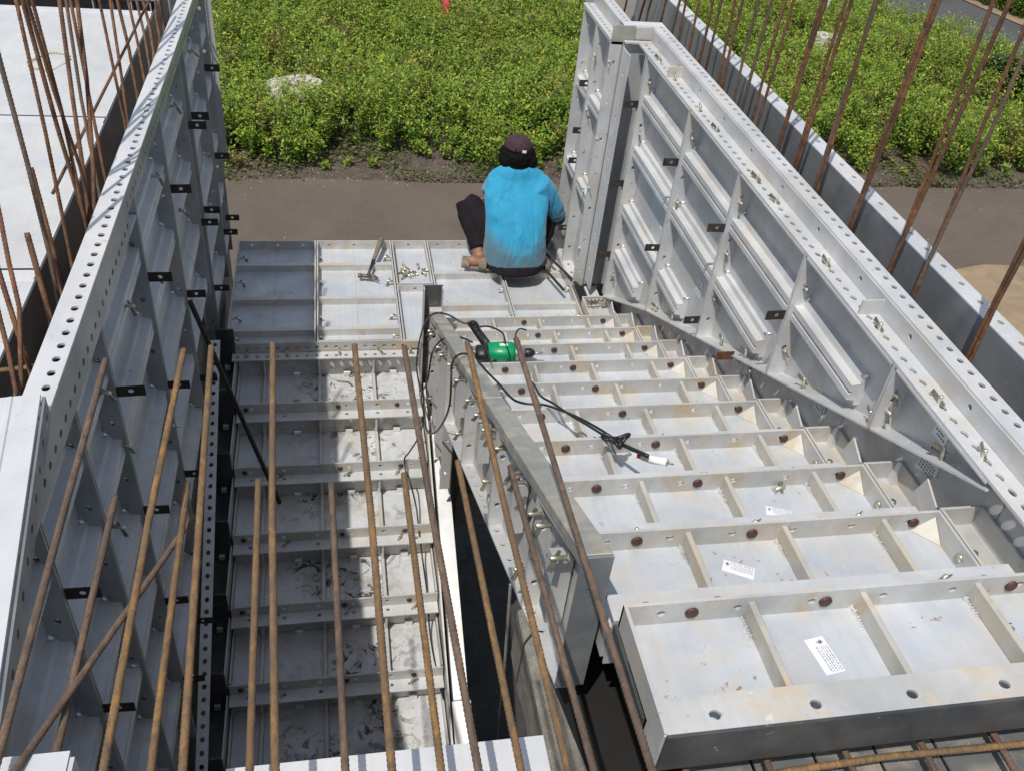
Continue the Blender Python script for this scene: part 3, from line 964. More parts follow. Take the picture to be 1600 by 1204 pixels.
def wall_panel(label, group, xw, xt, ya, yb, zta, ztb, zba, zbb, hats, holes=True, cat='wall panel', web=WEB, bot=True, railm=None):
    railm = railm or RAIL
    """ya<yb; z top / bottom given at ya and yb; xw web plane, xt rail tips"""
    sgn = 1 if xt > xw else -1
    t = thing('wall_panel', (xw, (ya + yb) / 2, min(zba, zbb)), label, cat, group)
    MB().prism([(xw, ya, zba), (xw, yb, zbb), (xw, yb, ztb), (xw, ya, zta)], (-.005 * sgn, 0, 0)).build('web', web, t)
    for y_, zb_, zt_, d in ((ya, zba, zta, 1), (yb, zbb, ztb, -1)):
        L = zt_ - zb_
        if L < .05:
            continue
        m = MB()
        if d > 0:
            m.perf((xw, y_ + .001, zb_), (0, 0, 1), (sgn, 0, 0), L, abs(xt - xw), .006 * sgn, .21, .0085, .5, 1.2)
            for v_ in range(len(m.v)):
                pass
        else:
            m.perf((xw, y_ - .007, zb_), (0, 0, 1), (sgn, 0, 0), L, abs(xt - xw), .006 * sgn, .21, .0085, .5, 1.2)
        m.build('rail', railm, t)
    s = .008
    if bot:
        ln = math.hypot(yb - ya, zbb - zba)
        u = Vector((0, yb - ya, zbb - zba)).normalized()
        m = MB()
        m.perf((xw, ya, zba), u, (sgn, 0, 0), ln, abs(xt - xw), -.006 * sgn, .10, .0085, .5, 1.2, skip=.3)
        m.build('bottom_rail', RAIL, t)
    m = MB()
    a = min(xw, xt)
    b = max(xw, xt)
    m.hexa([(a, ya + .009, zta - .007), (b, ya + .009, zta - .007), (b, yb - .009, ztb - .007), (a, yb - .009, ztb - .007), (a, ya + .009, zta), (b, ya + .009, zta), (b, yb - .009, ztb), (a, yb - .009, ztb)])
    m.build('top_rail', RAIL, t)
    zlow = lambda y: zba + (zbb - zba) * (y - ya) / (yb - ya)
    for zc in hats:
        y0, y1 = ya + .010, yb - .010
        # clip where the sloping bottom rail would cut it
        if zlow(y0) > zc - .07:
            if zlow(y1) > zc - .07:
                continue
            y0 = ya + (yb - ya) * (zc - .07 - zba) / (zbb - zba)
        elif zlow(y1) > zc - .07:
            y1 = ya + (yb - ya) * (zc - .07 - zba) / (zbb - zba)
        if y1 - y0 < .08:
            continue
        m = MB()
        hat(m, xw, sgn, y0, y1, zc)
        m.build('stiffener', RAIL, t)
        w = MB()
        for y_, dd in ((y0, 1), (y1, -1)):
            w.hexa([(xw, min(y_, y_ + .016 * dd), zc + .051), (xw + .02 * sgn, min(y_, y_ + .016 * dd), zc + .051), (xw + .02 * sgn, max(y_, y_ + .016 * dd), zc + .051), (xw, max(y_, y_ + .016 * dd), zc + .051),
                    (xw, min(y_, y_ + .01 * dd), zc + .060), (xw + .004 * sgn, min(y_, y_ + .01 * dd), zc + .060), (xw + .004 * sgn, max(y_, y_ + .01 * dd), zc + .060), (xw, max(y_, y_ + .01 * dd), zc + .060)])
        w.build('weld', WELD, t, True)
    return t

# left wall: web at -.662, tips at -.603
LHATS = (1.20, .93, .62, .33, .03, -.27)
LJ = [(4.86, 4.56), (4.557, 3.975), (3.972, 3.853), (3.85, 3.253), (3.25, 2.653), (2.65, 2.053), (2.05, 1.722), (1.719, 1.372), (1.369, .90), (.897, .45)]
def lbot(y):
    return max(-.05 if y > 3.75 else -9, .029 - .489 * (3.35 - y) - .02) if y < 3.9 else -.08
for j, (yb, ya) in enumerate(LJ):
    nar = (yb - ya) < .2
    zt = 1.405 if ya > 2.1 else 1.345
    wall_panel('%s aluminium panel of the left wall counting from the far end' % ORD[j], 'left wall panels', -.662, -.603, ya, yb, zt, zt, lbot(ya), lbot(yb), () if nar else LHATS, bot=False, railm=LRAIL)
# perforated foot strip following the stair
t = thing('foot_strip', (-.6, 2.2, -1), 'perforated sloping foot strip along the bottom of the left wall', 'foot strip')
u = Vector((0, -1, -.489)).normalized()
MB().perf((-.6015, 3.62, .150), u, (1, 0, 0), 3.05, .046, .006, .05, .0095, .5, 1.1).build('strip', RAIL, t)
# end channel of left wall
# kickers on the left wall
t = thing('kicker_rail', (-.63, 3.7, 1.4), 'far perforated kicker rail on top of the left wall', 'kicker rail', 'kicker rails of the left wall')
MB().perf((-.600, 2.515, 1.470), (0, 1, 0), (-1, 0, 0), 2.45, .064, .006, .05, .0092, .35, 1.15).build('top_flange', WHITE, t)
MB().perf((-.6000, 2.515, 1.4062), (0, 1, 0), (0, 0, 1), 2.45, .0575, .006, .05, .0092, .38, 1.15).build('face', LRAIL, t)
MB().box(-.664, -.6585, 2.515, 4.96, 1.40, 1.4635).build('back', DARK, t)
t = thing('kicker_rail', (-.63, 2.0, 1.36), 'near perforated kicker rail on top of the left wall with yellowish film', 'kicker rail', 'kicker rails of the left wall')
MB().perf((-.598, .45, 1.474), (0, 1, 0), (-1, 0, 0), 2.06, .064, .006, .05, .0092, .35, 1.15).build('top_flange', WHITE, t)
MB().perf((-.598, .45, 1.350), (0, 1, 0), (0, 0, 1), 2.06, .1175, .006, .05, .0092, .32, 1.15).build('face', LRAIL, t)
MB().box(-.662, -.6565, .45, 2.51, 1.35, 1.4675).build('back', DARK, t)

# right wall near part: web at 1.53, tips 1.465; kicker web at 1.545
RHATS = (1.185, .925, .60, .33)
RJ = [(4.10, 3.463), (3.46, 2.883), (2.88, 2.293), (2.29, 1.713), (1.71, 1.262)]
def rbot(y):
    return .24 + .4507 * (3.8 - y) if y < 4.0 else .05
for j, (yb, ya) in enumerate(RJ):
    zb_b = rbot(yb)
    tlab = '%s aluminium panel of the right wall counting from the far corner' % ORD[j]
    if j == 5:
        tlab = 'narrow wedge end panel at the near end of the right wall'
    if rbot(ya) > 1.395:
        # wedge end: stop where the slope meets the shelf
        continue
    t = wall_panel(tlab, 'right wall panels', 1.530, 1.466, ya, yb, 1.398, 1.398, rbot(ya), zb_b, RHATS, web=WEB)
    if j in (0, 1, 2, 3, 4):
        yc, zc = [(3.62, .72), (3.08, .76), (2.45, .82), (2.02, 1.0), (1.52, 1.335)][j]
        sw = MB().prism([(1.5292, yc + .03, zc + .035), (1.5292, yc - .03, zc + .035), (1.5292, yc - .03, zc - .035), (1.5292, yc + .03, zc - .035)], (-.0008, 0, 0)).build('sticker', PAPER, t)
        m = MB()
        for a in range(5):
            for b in range(5):
                if random.random() < .85:
                    yy, zz = yc + .022 - .0095 * b, zc + .024 - .011 * a
                    m.add([(1.5280, yy, zz), (1.5280, yy - .006, zz), (1.5280, yy - .006, zz - .005), (1.5280, yy, zz - .005)], [(0, 1, 2, 3)])
        o = m.build('printed_text', INK, t)
        o.parent = sw
        o.location = (0, 0, 0)
    if j == 4:
        writing(t, 'SP', (1.5285, 1.53, 1.245), .05, (math.radians(90), 0, math.radians(-90)))
t = thing('kicker_rail', (1.54, 2.5, 1.40), 'perforated kicker rail with pins along the top of the right wall', 'kicker rail')
MB().perf((1.545, .45, 1.472), (0, 1, 0), (1, 0, 0), 3.92, .064, -.006, .05, .0085, .62, 1.25).build('top_flange', RAIL, t)
MB().perf((1.545, .45, 1.4085), (0, 1, 0), (0, 0, 1), 3.86, .0575, .005, .30, .0085, .5, 1.0).build('web', WEB, t)
MB().perf((1.468, .45, 1.4075), (0, 1, 0), (1, 0, 0), 3.80, .076, -.006, .05, .0085, .42, 1.6).build('shelf', RAIL, t)
MB().box(1.468, 1.4735, .45, 4.25, 1.399, 1.4010).build('lip', RAIL, t)
# stays inside the kicker
for y_ in (3.80, 1.94):
    MB().box(1.472, 1.5445, y_, y_ + .006, 1.408, 1.455).build('stay', FRM, t)
# corner return of the right wall
t = thing('corner_return', (1.45, 4.2, 0), 'tall corner return of the right wall with open channel on top', 'corner panel')
MB().box(1.402, 1.53, 4.275, 4.281, .02, 1.39).build('web', WEB, t)
MB().box(1.402, 1.545, 4.255, 4.285, 1.400, 1.408).build('shelf', RAIL, t)
MB().box(1.398, 1.545, 4.300, 4.306, 1.408, 1.466).build('kicker_web', FRM, t)
MB().box(1.398, 1.609, 4.306, 4.372, 1.466, 1.4725).build('kicker_top', WHITE, t)
MB().box(1.466, 1.53, 4.115, 4.121, .06, 1.398).build('rail', RAIL, t)
MB().perf((1.405, 4.268, .06), (0, 0, 1), (0, -1, 0), 1.32, .12, .006, .24, .0085, .5, 1).build('inner_rail', RAIL, t)
MB().box(1.402, 1.47, 4.15, 4.262, .0, .012).build('foot', WHITE, t)
st = MB().box(1.418, 1.452, 4.2742, 4.2748, .30, .38).build('sticker', PAPER, t)
# right wall far part: web at 1.402, tips 1.338
for j, (ya, yb) in enumerate([(4.295, 4.575), (4.578, 4.86)]):
    wall_panel(['aluminium panel of the far right wall beside the corner return', 'outermost aluminium panel of the far right wall'][j], 'far right wall panels', 1.400, 1.338, ya, yb, 1.398, 1.398, .0, .0, (1.0, .52), bot=True)
t = thing('kicker_rail', (1.37, 4.6, 1.40), 'short perforated kicker rail on the far right wall', 'kicker rail')
MB().perf((1.398, 4.30, 1.472), (0, 1, 0), (1, 0, 0), .62, .056, -.006, .05, .0085, .6, 1.2).build('top_flange', RAIL, t)
MB().box(1.398, 1.403, 4.30, 4.92, 1.408, 1.466).build('web', FRM, t)
MB().perf((1.338, 4.30, 1.4075), (0, 1, 0), (1, 0, 0), .58, .059, -.006, .05, .0085, .45, 1.5).build('shelf', RAIL, t)
MB().box(1.342, 1.4545, 4.290, 4.2965, 1.385, 1.4745).build('end_cap', BEAM, t)

# outer form of the right wall
t = thing('outer_form', (1.8, 2.6, .2), 'long outer wall form with dark smooth inner face and perforated top flange', 'outer wall form')
MB().perf((1.776, .45, 1.470), (0, 1, 0), (1, 0, 0), 4.9, .066, -.006, .10, .0085, .6, 1.3).build('top_flange', RAIL, t)
MB().box(1.770, 1.7755, .45, 5.35, .0, 1.4705).build('contact_face', OUTER, t)
for y_ in (4.2, 3.0, 1.8):
    MB().tube([(1.7697, y_, 1.22), (1.7655, y_, 1.22)], .009, 10).build('bolt', ZINC, t, True)
t = thing('outer_form', (1.6, 5.0, .2), 'grey end form closing the right wall behind the rebars', 'outer wall form')
MB().box(1.47, 1.7695, 5.30, 5.306, .0, 1.60).build('contact_face', FRM, t)
MB().box(1.47, 1.7695, 5.293, 5.2995, 1.44, 1.447).build('seam', DARK, t)
# back of inner forms, closing the wall cavity bottom
mb = MB().box(1.5455, 1.7695, .45, 5.29, -.4, .0)
tag(mb.build('kicker_concrete', CONC), 'cast concrete at the bottom of the right wall cavity', 'concrete')

# ------------------------------------------------------------------ outer form and white slab sheets on the left
t = thing('outer_form', (-.82, 2.8, .2), 'long outer wall form with dark face left of the left wall', 'outer wall form')
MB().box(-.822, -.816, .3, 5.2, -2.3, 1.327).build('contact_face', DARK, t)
def bumpy(name, x0, x1, y0, y1, z, label, amp, m=SHEET):
    nx, ny = 24, 32
    mb = MB()
    vs = []
    for j in range(ny + 1):
        for i in range(nx + 1):
            x = x0 + (x1 - x0) * i / nx
            y = y0 + (y1 - y0) * j / ny
            e = min(i, nx - i, 3) / 3 * min(j, ny - j, 3) / 3
            vs.append((x, y, z + e * amp * (math.sin(x * 7 + y * 3.1) * math.sin(y * 5.3 - x * 2) + .5 * math.sin(x * 13 - y * 9))))
    fs = [(j * (nx + 1) + i, j * (nx + 1) + i + 1, (j + 1) * (nx + 1) + i + 1, (j + 1) * (nx + 1) + i) for j in range(ny) for i in range(nx)]
    mb.add(vs, fs)
    mb.box(x0, x1, y0, y1, z - .06, z - .012)
    t = thing('slab_sheet', ((x0 + x1) / 2, (y0 + y1) / 2, z - .06), label, 'slab sheet', 'white slab sheets left of the wall')
    o = mb.build('sheet', m, t, True)
    MB().box(x1, x1 + .004, y0, y1, z - .058, z + .003).box(x0, x1, y1, y1 + .05, z - .0585, z + .002).build('edge_lip', WHITE, t)
    return t
bumpy('s', -1.75, -.826, 3.42, 4.62, 1.327, 'far white slab sheet with a thin wire ring, left of the left wall', .006)
bumpy('s', -1.75, -.826, 2.36, 3.36, 1.325, 'middle white slab sheet between the rebar bundle and the picture edge', .007)
bumpy('s', -1.75, -.826, 1.1, 2.30, 1.323, 'near white slab sheet behind the short rusty bars', .006)
bumpy('s', -2.72, -1.76, 3.42, 4.62, 1.326, 'dull slab sheet at the top left corner', .004, FRM)
t = thing('far_form', (-1.4, 5.2, .5), 'dark edge form beyond the far white slab sheet', 'edge form')
MB().box(-3.2, -.83, 4.98, 4.99, .6, 1.36).build('face', DARK, t)
MB().box(-3.2, -.83, 4.925, 4.979, 1.30, 1.306).build('shelf', FRM, t)
for k in range(7):
    MB().box(-1.15 + .09 * k, -1.144 + .09 * k, 4.93, 4.979, .9, 1.35).build('rib', FRM, t)
t = thing('far_form', (-.7, 5.4, .5), 'grey upright form at the top behind the left wall rebars', 'edge form')
MB().box(-.828, -.62, 5.25, 5.256, .3, 1.75).build('face', FRM, t)
MB().box(-.828, -.820, 5.19, 5.249, .3, 1.75).build('rib', RAIL, t)
mb = MB().box(-.815, -.668, .3, 5.2, -2.3, .0)
tag(mb.build('kicker_concrete', CONC), 'cast concrete at the bottom of the left wall cavity', 'concrete')
# wire ring on the sheet
mb = MB()
ps = [(-1.13 + .07 * math.cos(a) + .012 * math.sin(3 * a), 3.95 + .10 * math.sin(a), 1.336 + .004 * math.sin(2 * a)) for a in np.linspace(.6, 6.6, 40)]
tag(mb.tube(ps, .0035, 6).build('wire_ring', simple('pale_wire', (.42, .36, .22), .7), None, True), 'thin pale wire ring lying on the far white sheet', 'wire')

# near white panel lying over the left wall kicker, slots on its side
a = math.radians(7.5)
t = thing('loose_panel', (-.62, 1.2, 1.50), 'white loose panel with slotted side lying over the near left wall', 'loose panel')
def LPt(u, v, z):
    # u along the long side towards the camera, v to the left
    return (-.605 + math.sin(a) * u - math.cos(a) * v, 1.555 - math.cos(a) * u - math.sin(a) * v, z)
m = MB()
m.hexa([LPt(0, 0, 1.512), LPt(0, .6, 1.512), LPt(1.0, .6, 1.512), LPt(1.0, 0, 1.512), LPt(0, 0, 1.520), LPt(0, .6, 1.520), LPt(1.0, .6, 1.520), LPt(1.0, 0, 1.520)])
m.build('sheet', WHITE, t)
U = Vector(LPt(1, 0, 0)) - Vector(LPt(0, 0, 0))
MB().perf(Vector(LPt(0, -.0015, 1.458)), U, (0, 0, 1), 1.0, .0535, .006, .075, .007, .5, 1.5).build('side_flange', OUTER, t)
MB().hexa([LPt(0.003, .05, 1.5205), LPt(0.003, .062, 1.5205), LPt(1.0, .062, 1.5205), LPt(1.0, .05, 1.5205), LPt(0.003, .052, 1.523), LPt(0.003, .060, 1.523), LPt(1.0, .060, 1.523), LPt(1.0, .052, 1.523)]).build('bead', WHITE, t)
# small corner bracket bottom left
t = thing('corner_bracket', (-.46, .72, 1.50), 'pale corner bracket with a square hole at the bottom left corner', 'bracket')
MB().perf((-.56, .62, 1.526), (1, 0, 0), (0, 1, 0), .17, .125, .008, .17, .012, .72, 1.4).build('plate', WHITE, t)
MB().box(-.388, -.382, .62, .735, 1.44, 1.526).build('side', RAIL, t)

# ------------------------------------------------------------------ slab edge at the near side of the left flight and deck at the right
t = thing('slab_edge_panel', (.07, .70, 1.3), 'bright slab edge panel crossing the bottom of the picture under the rods', 'slab edge panel')
MB().box(-.19, .306, .30, .752, 1.412, 1.420).build('sheet', WHITE, t)
MB().box(-.19, .306, .742, .7515, 1.30, 1.4115).build('edge', WHITE, t)
for k in range(6):
    x0 = .60 + .125 * k
    t = thing('deck_panel', (x0 + .06, .4, 1.2), 'grey deck panel under the rebar mesh, %s from the left' % ORD[k], 'deck panel', 'deck panels under the rebar mesh')
    MB().box(x0 + .0035, x0 + .1215, .12, .90, 1.226, 1.232).build('sheet', DECK, t)
    MB().box(x0 + .0035, x0 + .1215, .12, .126, 1.18, 1.2255).build('edge', FRM, t)
mb = MB().box(-.6, 2.2, -1.5, .1, 1.0, 1.2)
tag(mb.build('floor_slab', CONC), 'upper concrete floor the picture was taken from', 'floor slab')
mb = MB().box(-.6, 2.2, .02, .10, -1.3, .99)
tag(mb.build('shear_wall', CONC), 'concrete wall under the upper floor edge', 'wall')

# ------------------------------------------------------------------ divider between the flights
def dt(y):
    return .381 + (3.448 - y) * .468
def db(y):
    return .27 + .472 * (2.756 - y)
t = thing('divider_beam', (.46, 2.3, .9), 'dusty sloping cap beam on the divider between the two flights', 'cap beam')
for nm, (ya, yb) in (('far_length', (3.56, 2.10)), ('near_length', (2.097, 1.05))):
    MB().prism([(.430, ya, dt(ya)), (.430, yb, dt(yb)), (.430, yb, dt(yb) - .012), (.430, ya, dt(ya) - .012)], (.060, 0, 0)).build(nm, BEAM, t, False, .002)
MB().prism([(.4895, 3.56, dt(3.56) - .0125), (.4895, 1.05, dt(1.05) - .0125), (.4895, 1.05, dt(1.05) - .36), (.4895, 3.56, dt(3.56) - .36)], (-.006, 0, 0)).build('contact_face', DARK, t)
MB().prism([(.430, 3.56, dt(3.56) - .0125), (.430, 1.05, dt(1.05) - .0125), (.430, 1.05, dt(1.05) - .030), (.430, 3.56, dt(3.56) - .030)], (.005, 0, 0)).build('lip', BEAM, t)
m = MB().perf((.427, 1.046, 1.090), (1, 0, 0), (0, 0, 1), .062, dt(1.05) - 1.09, -.005, .07, .009, .78, 1)
m.build('end_plate', OUTER, t)
DJ = [(3.58, 3.33), (3.327, 2.93), (2.927, 2.42), (2.417, 1.88), (1.877, 1.40), (1.397, 1.055)]
for j, (yb, ya) in enumerate(DJ):
    zb = [(-.36, -.36), (-.22, -.30)][j] if j < 2 else (db(ya), db(yb))
    tl = '%s upright panel on the well side of the divider counting from the landing' % ORD[j]
    t = wall_panel(tl, 'divider panels', .478, .433, ya, yb, dt(ya) - .035, dt(yb) - .035, zb[0], zb[1], (), web=FRM, bot=(j >= 2))
    yc = (ya + yb) / 2
    if yb - ya > .3:
        MB().prism([(.4325, yc - .03, zb[0] + .03), (.4325, yc + .03, zb[0] + .03), (.4325, yc + .03, dt(yc + .03) - .12), (.4325, yc - .03, dt(yc - .03) - .12)], (.04, 0, 0)).build('stiffener', RAIL, t)
    if j in (1, 3, 4):
        MB().box(.4345, .452, ya + .012, ya + .05, (zb[0] + .05), (zb[0] + .085)).build('weld', WELD, t, False, .003)
# far post of the divider
t = thing('divider_post', (.445, 3.6, -.3), 'upright end post of the divider rising from the landing edge', 'post')
MB().box(.398, .492, 3.598, 3.606, -.34, .455).build('face', DARK, t)
MB().box(.430, .490, 3.562, 3.5975, .30, .335).build('splice', FRM, t, False, .002)
MB().box(.398, .404, 3.57, 3.5975, -.34, .452).build('left_lip', FRM, t)
MB().box(.486, .492, 3.57, 3.5975, -.34, .452).build('right_lip', FRM, t)

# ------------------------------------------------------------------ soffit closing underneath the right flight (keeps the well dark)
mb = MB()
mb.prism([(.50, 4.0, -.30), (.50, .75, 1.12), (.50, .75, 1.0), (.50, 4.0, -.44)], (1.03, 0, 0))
tag(mb.build('soffit_form', simple('painted_shade_black', (.012, .011, .010), .9)), 'dark soffit form under the right flight', 'soffit form')  # near-black base colour stands in for shade under the flight
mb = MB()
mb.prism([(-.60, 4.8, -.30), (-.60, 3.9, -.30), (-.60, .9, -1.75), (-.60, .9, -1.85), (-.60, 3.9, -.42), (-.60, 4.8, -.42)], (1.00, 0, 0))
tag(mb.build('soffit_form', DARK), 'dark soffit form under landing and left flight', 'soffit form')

# ------------------------------------------------------------------ wall ties
def make_tie(sgn):
    t = MB()
    r = .0075
    t.perf((0, -.0015, -.0175), (1, 0, 0), (0, 0, 1), .075, .035, -.003, .075, r, .5, 1)
    return t
def tie(x, y, z, label, group, proto={}):
    if 'm' not in proto:
        o = make_tie(1).build('wall_tie', TIE)
        proto['m'] = o
    else:
        o = proto['m'].copy()
        COL.objects.link(o)
    o.location = (x, y, z)
    o.rotation_euler = (0, 0, random.uniform(-.06, .06))
    tag(o, label, 'wall tie', group)
ZT = (1.115, .655, .215, -.255)
for y_ in (4.55, 3.963, 3.85, 3.25, 2.65, 2.05, 1.37):
    for z_ in ZT:
        if z_ < lbot(y_) + .12:
            continue
        tie(-.605, y_ + .002, z_ + random.uniform(-.008, .008), 'flat black steel tie with a hole sticking out of a left wall joint', 'black ties of the left wall')
tie(-.605, 4.70, .215, 'black steel tie low at the outer end of the left wall beside the landing corner', None)
tie(-.605, 2.35, -.3, 'flat black steel tie low on the left wall near the foot strip', None)
for y_, z_ in ((4.59, 1.08), (4.585, .82), (4.59, .64), (4.60, .21)):
    tie(1.335 - .04, y_, z_, 'flat dark steel tie sticking out of the far right wall', 'ties of the far right wall')
for y_, zs in ((4.11, (1.16, .74, .32)), (3.462, (1.163, .74)), (2.882, (1.166, .736)), (2.292, (1.166,))):
    for z_ in zs:
        tie(1.467 - .068, y_, z_, 'flat brown steel tie sticking out of a right wall joint', 'ties of the right wall')

# ------------------------------------------------------------------ pins in place
for y_ in (4.02, 3.78, 3.42, 3.22, 2.80, 2.62, 2.20, 1.86, 1.55, 1.34):
    pin((1.498, y_ + random.uniform(-.01, .01), 1.412), (0, .15, 1), 'zinc wedge pin standing in the perforated shelf of the right wall', 'pins in the right wall shelf')
for y_ in (3.45, 3.38, 3.12, 3.00, 2.76, 2.55, 2.30, 2.12, 1.98, 1.92, 1.78, 1.60, 1.56, 1.38, 1.30, 1.17):
    pin((.428, y_, dt(y_) - .075 + random.uniform(-.02, .01)), (-1, 0, .05), 'zinc wedge pin under the cap beam of the divider', 'pins along the divider')
for y_, z_ in ((3.34, -.02), (2.95, -.05), (2.45, .55), (3.35, .18), (1.42, 1.02), (1.90, .85)):
    pin((.428, y_, z_), (-1, 0, .1), 'zinc wedge pin low on the divider panels', 'low pins on the divider')
for (ya, zz) in ((4.10, (1.28, 1.02, .55, .2)), (3.462, (1.28, .98, .62)), (2.882, (1.28, 1.06, .85)), (2.292, (1.28, 1.03)), (1.712, (1.31, 1.25))):
    for z_ in zz:
        pin((1.495, ya - .014, z_), (.2, -1, .1), 'zinc wedge pin through a vertical rail of the right wall', 'pins in the right wall rails')
for y_ in (3.4, 3.2, 2.7, 2.5, 2.1, 1.75, 1.45):
    pin((1.495, y_, .24 + .4507 * (3.8 - y_) + .02), (0, .3, 1), 'zinc wedge pin in the sloping bottom rail of the right wall', 'pins in the bottom rail')
for y_, z_ in ((4.56, 1.24), (4.56, .95), (4.40, .55), (4.30, .9), (4.30, .62), (4.30, .25), (4.30, 1.30)):
    pin((1.350, y_, z_), (-.3, -1, .1), 'zinc wedge pin on the far right wall', 'pins in the far right wall')
for x_ in (-.545, -.125, .315):
    for y_ in (4.66, 4.40, 4.05, 3.87):
        pin((x_ + (.02 if x_ < .3 else -.02), y_, -.025), (1 if x_ < .3 else -1, 0, 0), 'zinc wedge pin joining two landing panels', 'pins between landing panels')
for x_ in (.93, 1.32):
    for y_ in (4.30, 4.02, 3.9):
        pin((x_, y_, -.025), (1, 0, 0), 'zinc wedge pin joining two landing panels', 'pins between landing panels')
for x_ in (-.46, -.26, .0, .21, .36):
    pin((x_, 3.755, -.05), (0, .3, 1), 'dull wedge pin in the perforated landing nose', 'pins in the landing nose')
for k in range(1, 7):
    yk = 3.798 - G * k
    for x_ in (-.30, .0, .27):
        if random.random() < .8:
            pin((x_ + random.uniform(-.03, .03), yk - .035, -.072 - R_ * k + .008), (.3, .2, 1), 'dull wedge pin on a riser shelf of the left flight', 'pins on the left flight shelves')
for i in range(5, 10):
    yi = 3.701 - G * i
    T = H - 2.599 + R_ * i + .032
    for x_ in (.655, .95, 1.22):
        if random.random() < .75:
            pin((x_, yi + .03, T - .055), (.5, .1, .6), 'dull wedge pin behind a step tray flange of the right flight', 'pins on the right flight shelves')
for y_, z_ in ((4.25, 1.29), (3.60, 1.30), (3.40, .95), (3.05, 1.27), (2.75, 1.05), (2.56, .55), (2.02, .95), (2.35, 1.20), (1.95, 1.20), (1.80, .85), (2.5, .1), (1.60, .5)):
    pin((-.605, y_, z_), (1, -.4, .1), 'dull wedge pin on the left wall panels', 'pins on the left wall')
# loose heaps
for q in range(16):
    pin((.43 + random.gauss(0, .045), 4.52 + random.gauss(0, .05), -.046 + random.uniform(0, .012)), (random.uniform(-1, 1), random.uniform(-1, 1), .05), 'loose zinc wedge pin in the heap on the narrow landing panel', 'loose pins on the landing')
for q in range(5):
    pin((1.375 + .022 * q, 4.05 + random.uniform(-.01, .01), .045), (.2, -.2, 1), 'loose zinc wedge pin standing in the landing corner tray', 'loose pins in the corner tray')
pin((1.155, 1.600, 1.097), (1, -.5, .03), 'upper of two loose wedge pins lying in the third tray from the camera', None, .3)
pin((1.165, 1.572, 1.097), (1, .35, .03), 'lower of two loose wedge pins lying in the third tray from the camera', None, 1.9)
# the loose swivel tie lying by the stringer
t = thing('swivel_tie', (1.42, 2.55, .78), 'brown steel plate with a bent clamp lying against the stringer plate', 'clamp')
MB().box(1.405, 1.475, 2.545, 2.548, .785, .822).build('plate', RUSTD, t)
MB().tube([(1.47, 2.50, .80), (1.50, 2.50, .815), (1.515, 2.48, .80), (1.515, 2.45, .76), (1.50, 2.43, .74)], .008, 8).build('clamp', GREYM, t, True)

# ------------------------------------------------------------------ rebars
def rebar(path, r, label, group, m=RUST, name='rebar_rod', rib=.0085, amp=.10, n=7):
    path = [Vector(p) for p in path]
    pts, rs = [], []
    for a, b in zip(path[:-1], path[1:]):
        L = (b - a).length
        k = max(2, int(L / (rib / 2)))
        for i in range(k):
            pts.append(a.lerp(b, i / k))
            rs.append(r * (1 + amp * (1 if (len(pts) % 2) else -.6)))
    pts.append(path[-1])
    rs.append(r * .9)
    o = MB().tube(pts, rs, n).build(name, m, None, True)
    if r > 0.0075:
        pass
    return tag(o, label, 'rebar', group)

TB = [([-0.466, 1.557], [-0.47, 0.735]), ([-0.318, 1.584], [-0.331, 0.689]), ([-0.264, 1.593], [-0.228, 0.677]), ([-0.139, 1.599], [-0.105, 0.663]), ([0.032, 1.586], [0.053, 0.644]), ([0.138, 1.575], [0.173, 0.63]), ([0.277, 1.588], [0.299, 0.616]), ([0.388, 1.596], [0.42, 0.601])]
SBR = [([-0.418, 1.266], [-0.416, 0.745]), ([-0.293, 1.292], [-0.283, 0.716]), ([-0.162, 1.291], [-0.146, 0.7]), ([-0.024, 1.273], [-0.011, 0.684]), ([0.118, 1.289], [0.127, 0.668]), ([0.229, 1.318], [0.244, 0.654]), ([0.334, 1.296], [0.353, 0.642])]
for j, ((x1, y1), (x0, y0)) in enumerate(TB):
    dx, dy = (x0 - x1) / (y1 - y0), 1
    e = (x0 + (x0 - x1) / (y1 - y0) * .45, y0 - .45, 1.545)
    mid = ((x0 + x1) / 2 + random.uniform(-.004, .004), (y0 + y1) / 2, 1.582)
    rebar([(x1, y1, 1.60), mid, (x0, y0, 1.56), e], .0061, '%s long horizontal rusty rod from the left reaching over the stair' % ORD[j], 'long rods over the left flight', RUSTG if j in (0, 7, 5) else RUST, amp=.10, n=8)
for j, ((x1, y1), (x0, y0)) in enumerate(SBR):
    e = (x0 + (x0 - x1) / (y1 - y0) * .45, y0 - .45, 1.50)
    rebar([(x1, y1, 1.50), (x0, y0, 1.50), e], .0060, '%s short horizontal rusty rod from the left in the lower row' % ORD[j], 'short rods over the left flight', RUST if j % 3 else RUSTG, amp=.10, n=8)
rebar([(-.285, 1.26, 1.445), (-.445, .745, 1.53), (-.50, .56, 1.56)], .0058, 'brown rod crossing diagonally under the other rods at lower left', None, RUSTG, amp=.04)
# dark rod leaning from left wall down to a tread
rebar([(-.575, 3.126, .70), (-.300, 3.066, -.40)], .0105, 'thick dark rod leaning from the left wall down onto a tread', None, simple("dark_steel", (.03, .024, .02), .7, .3, .3, 30), amp=.02)

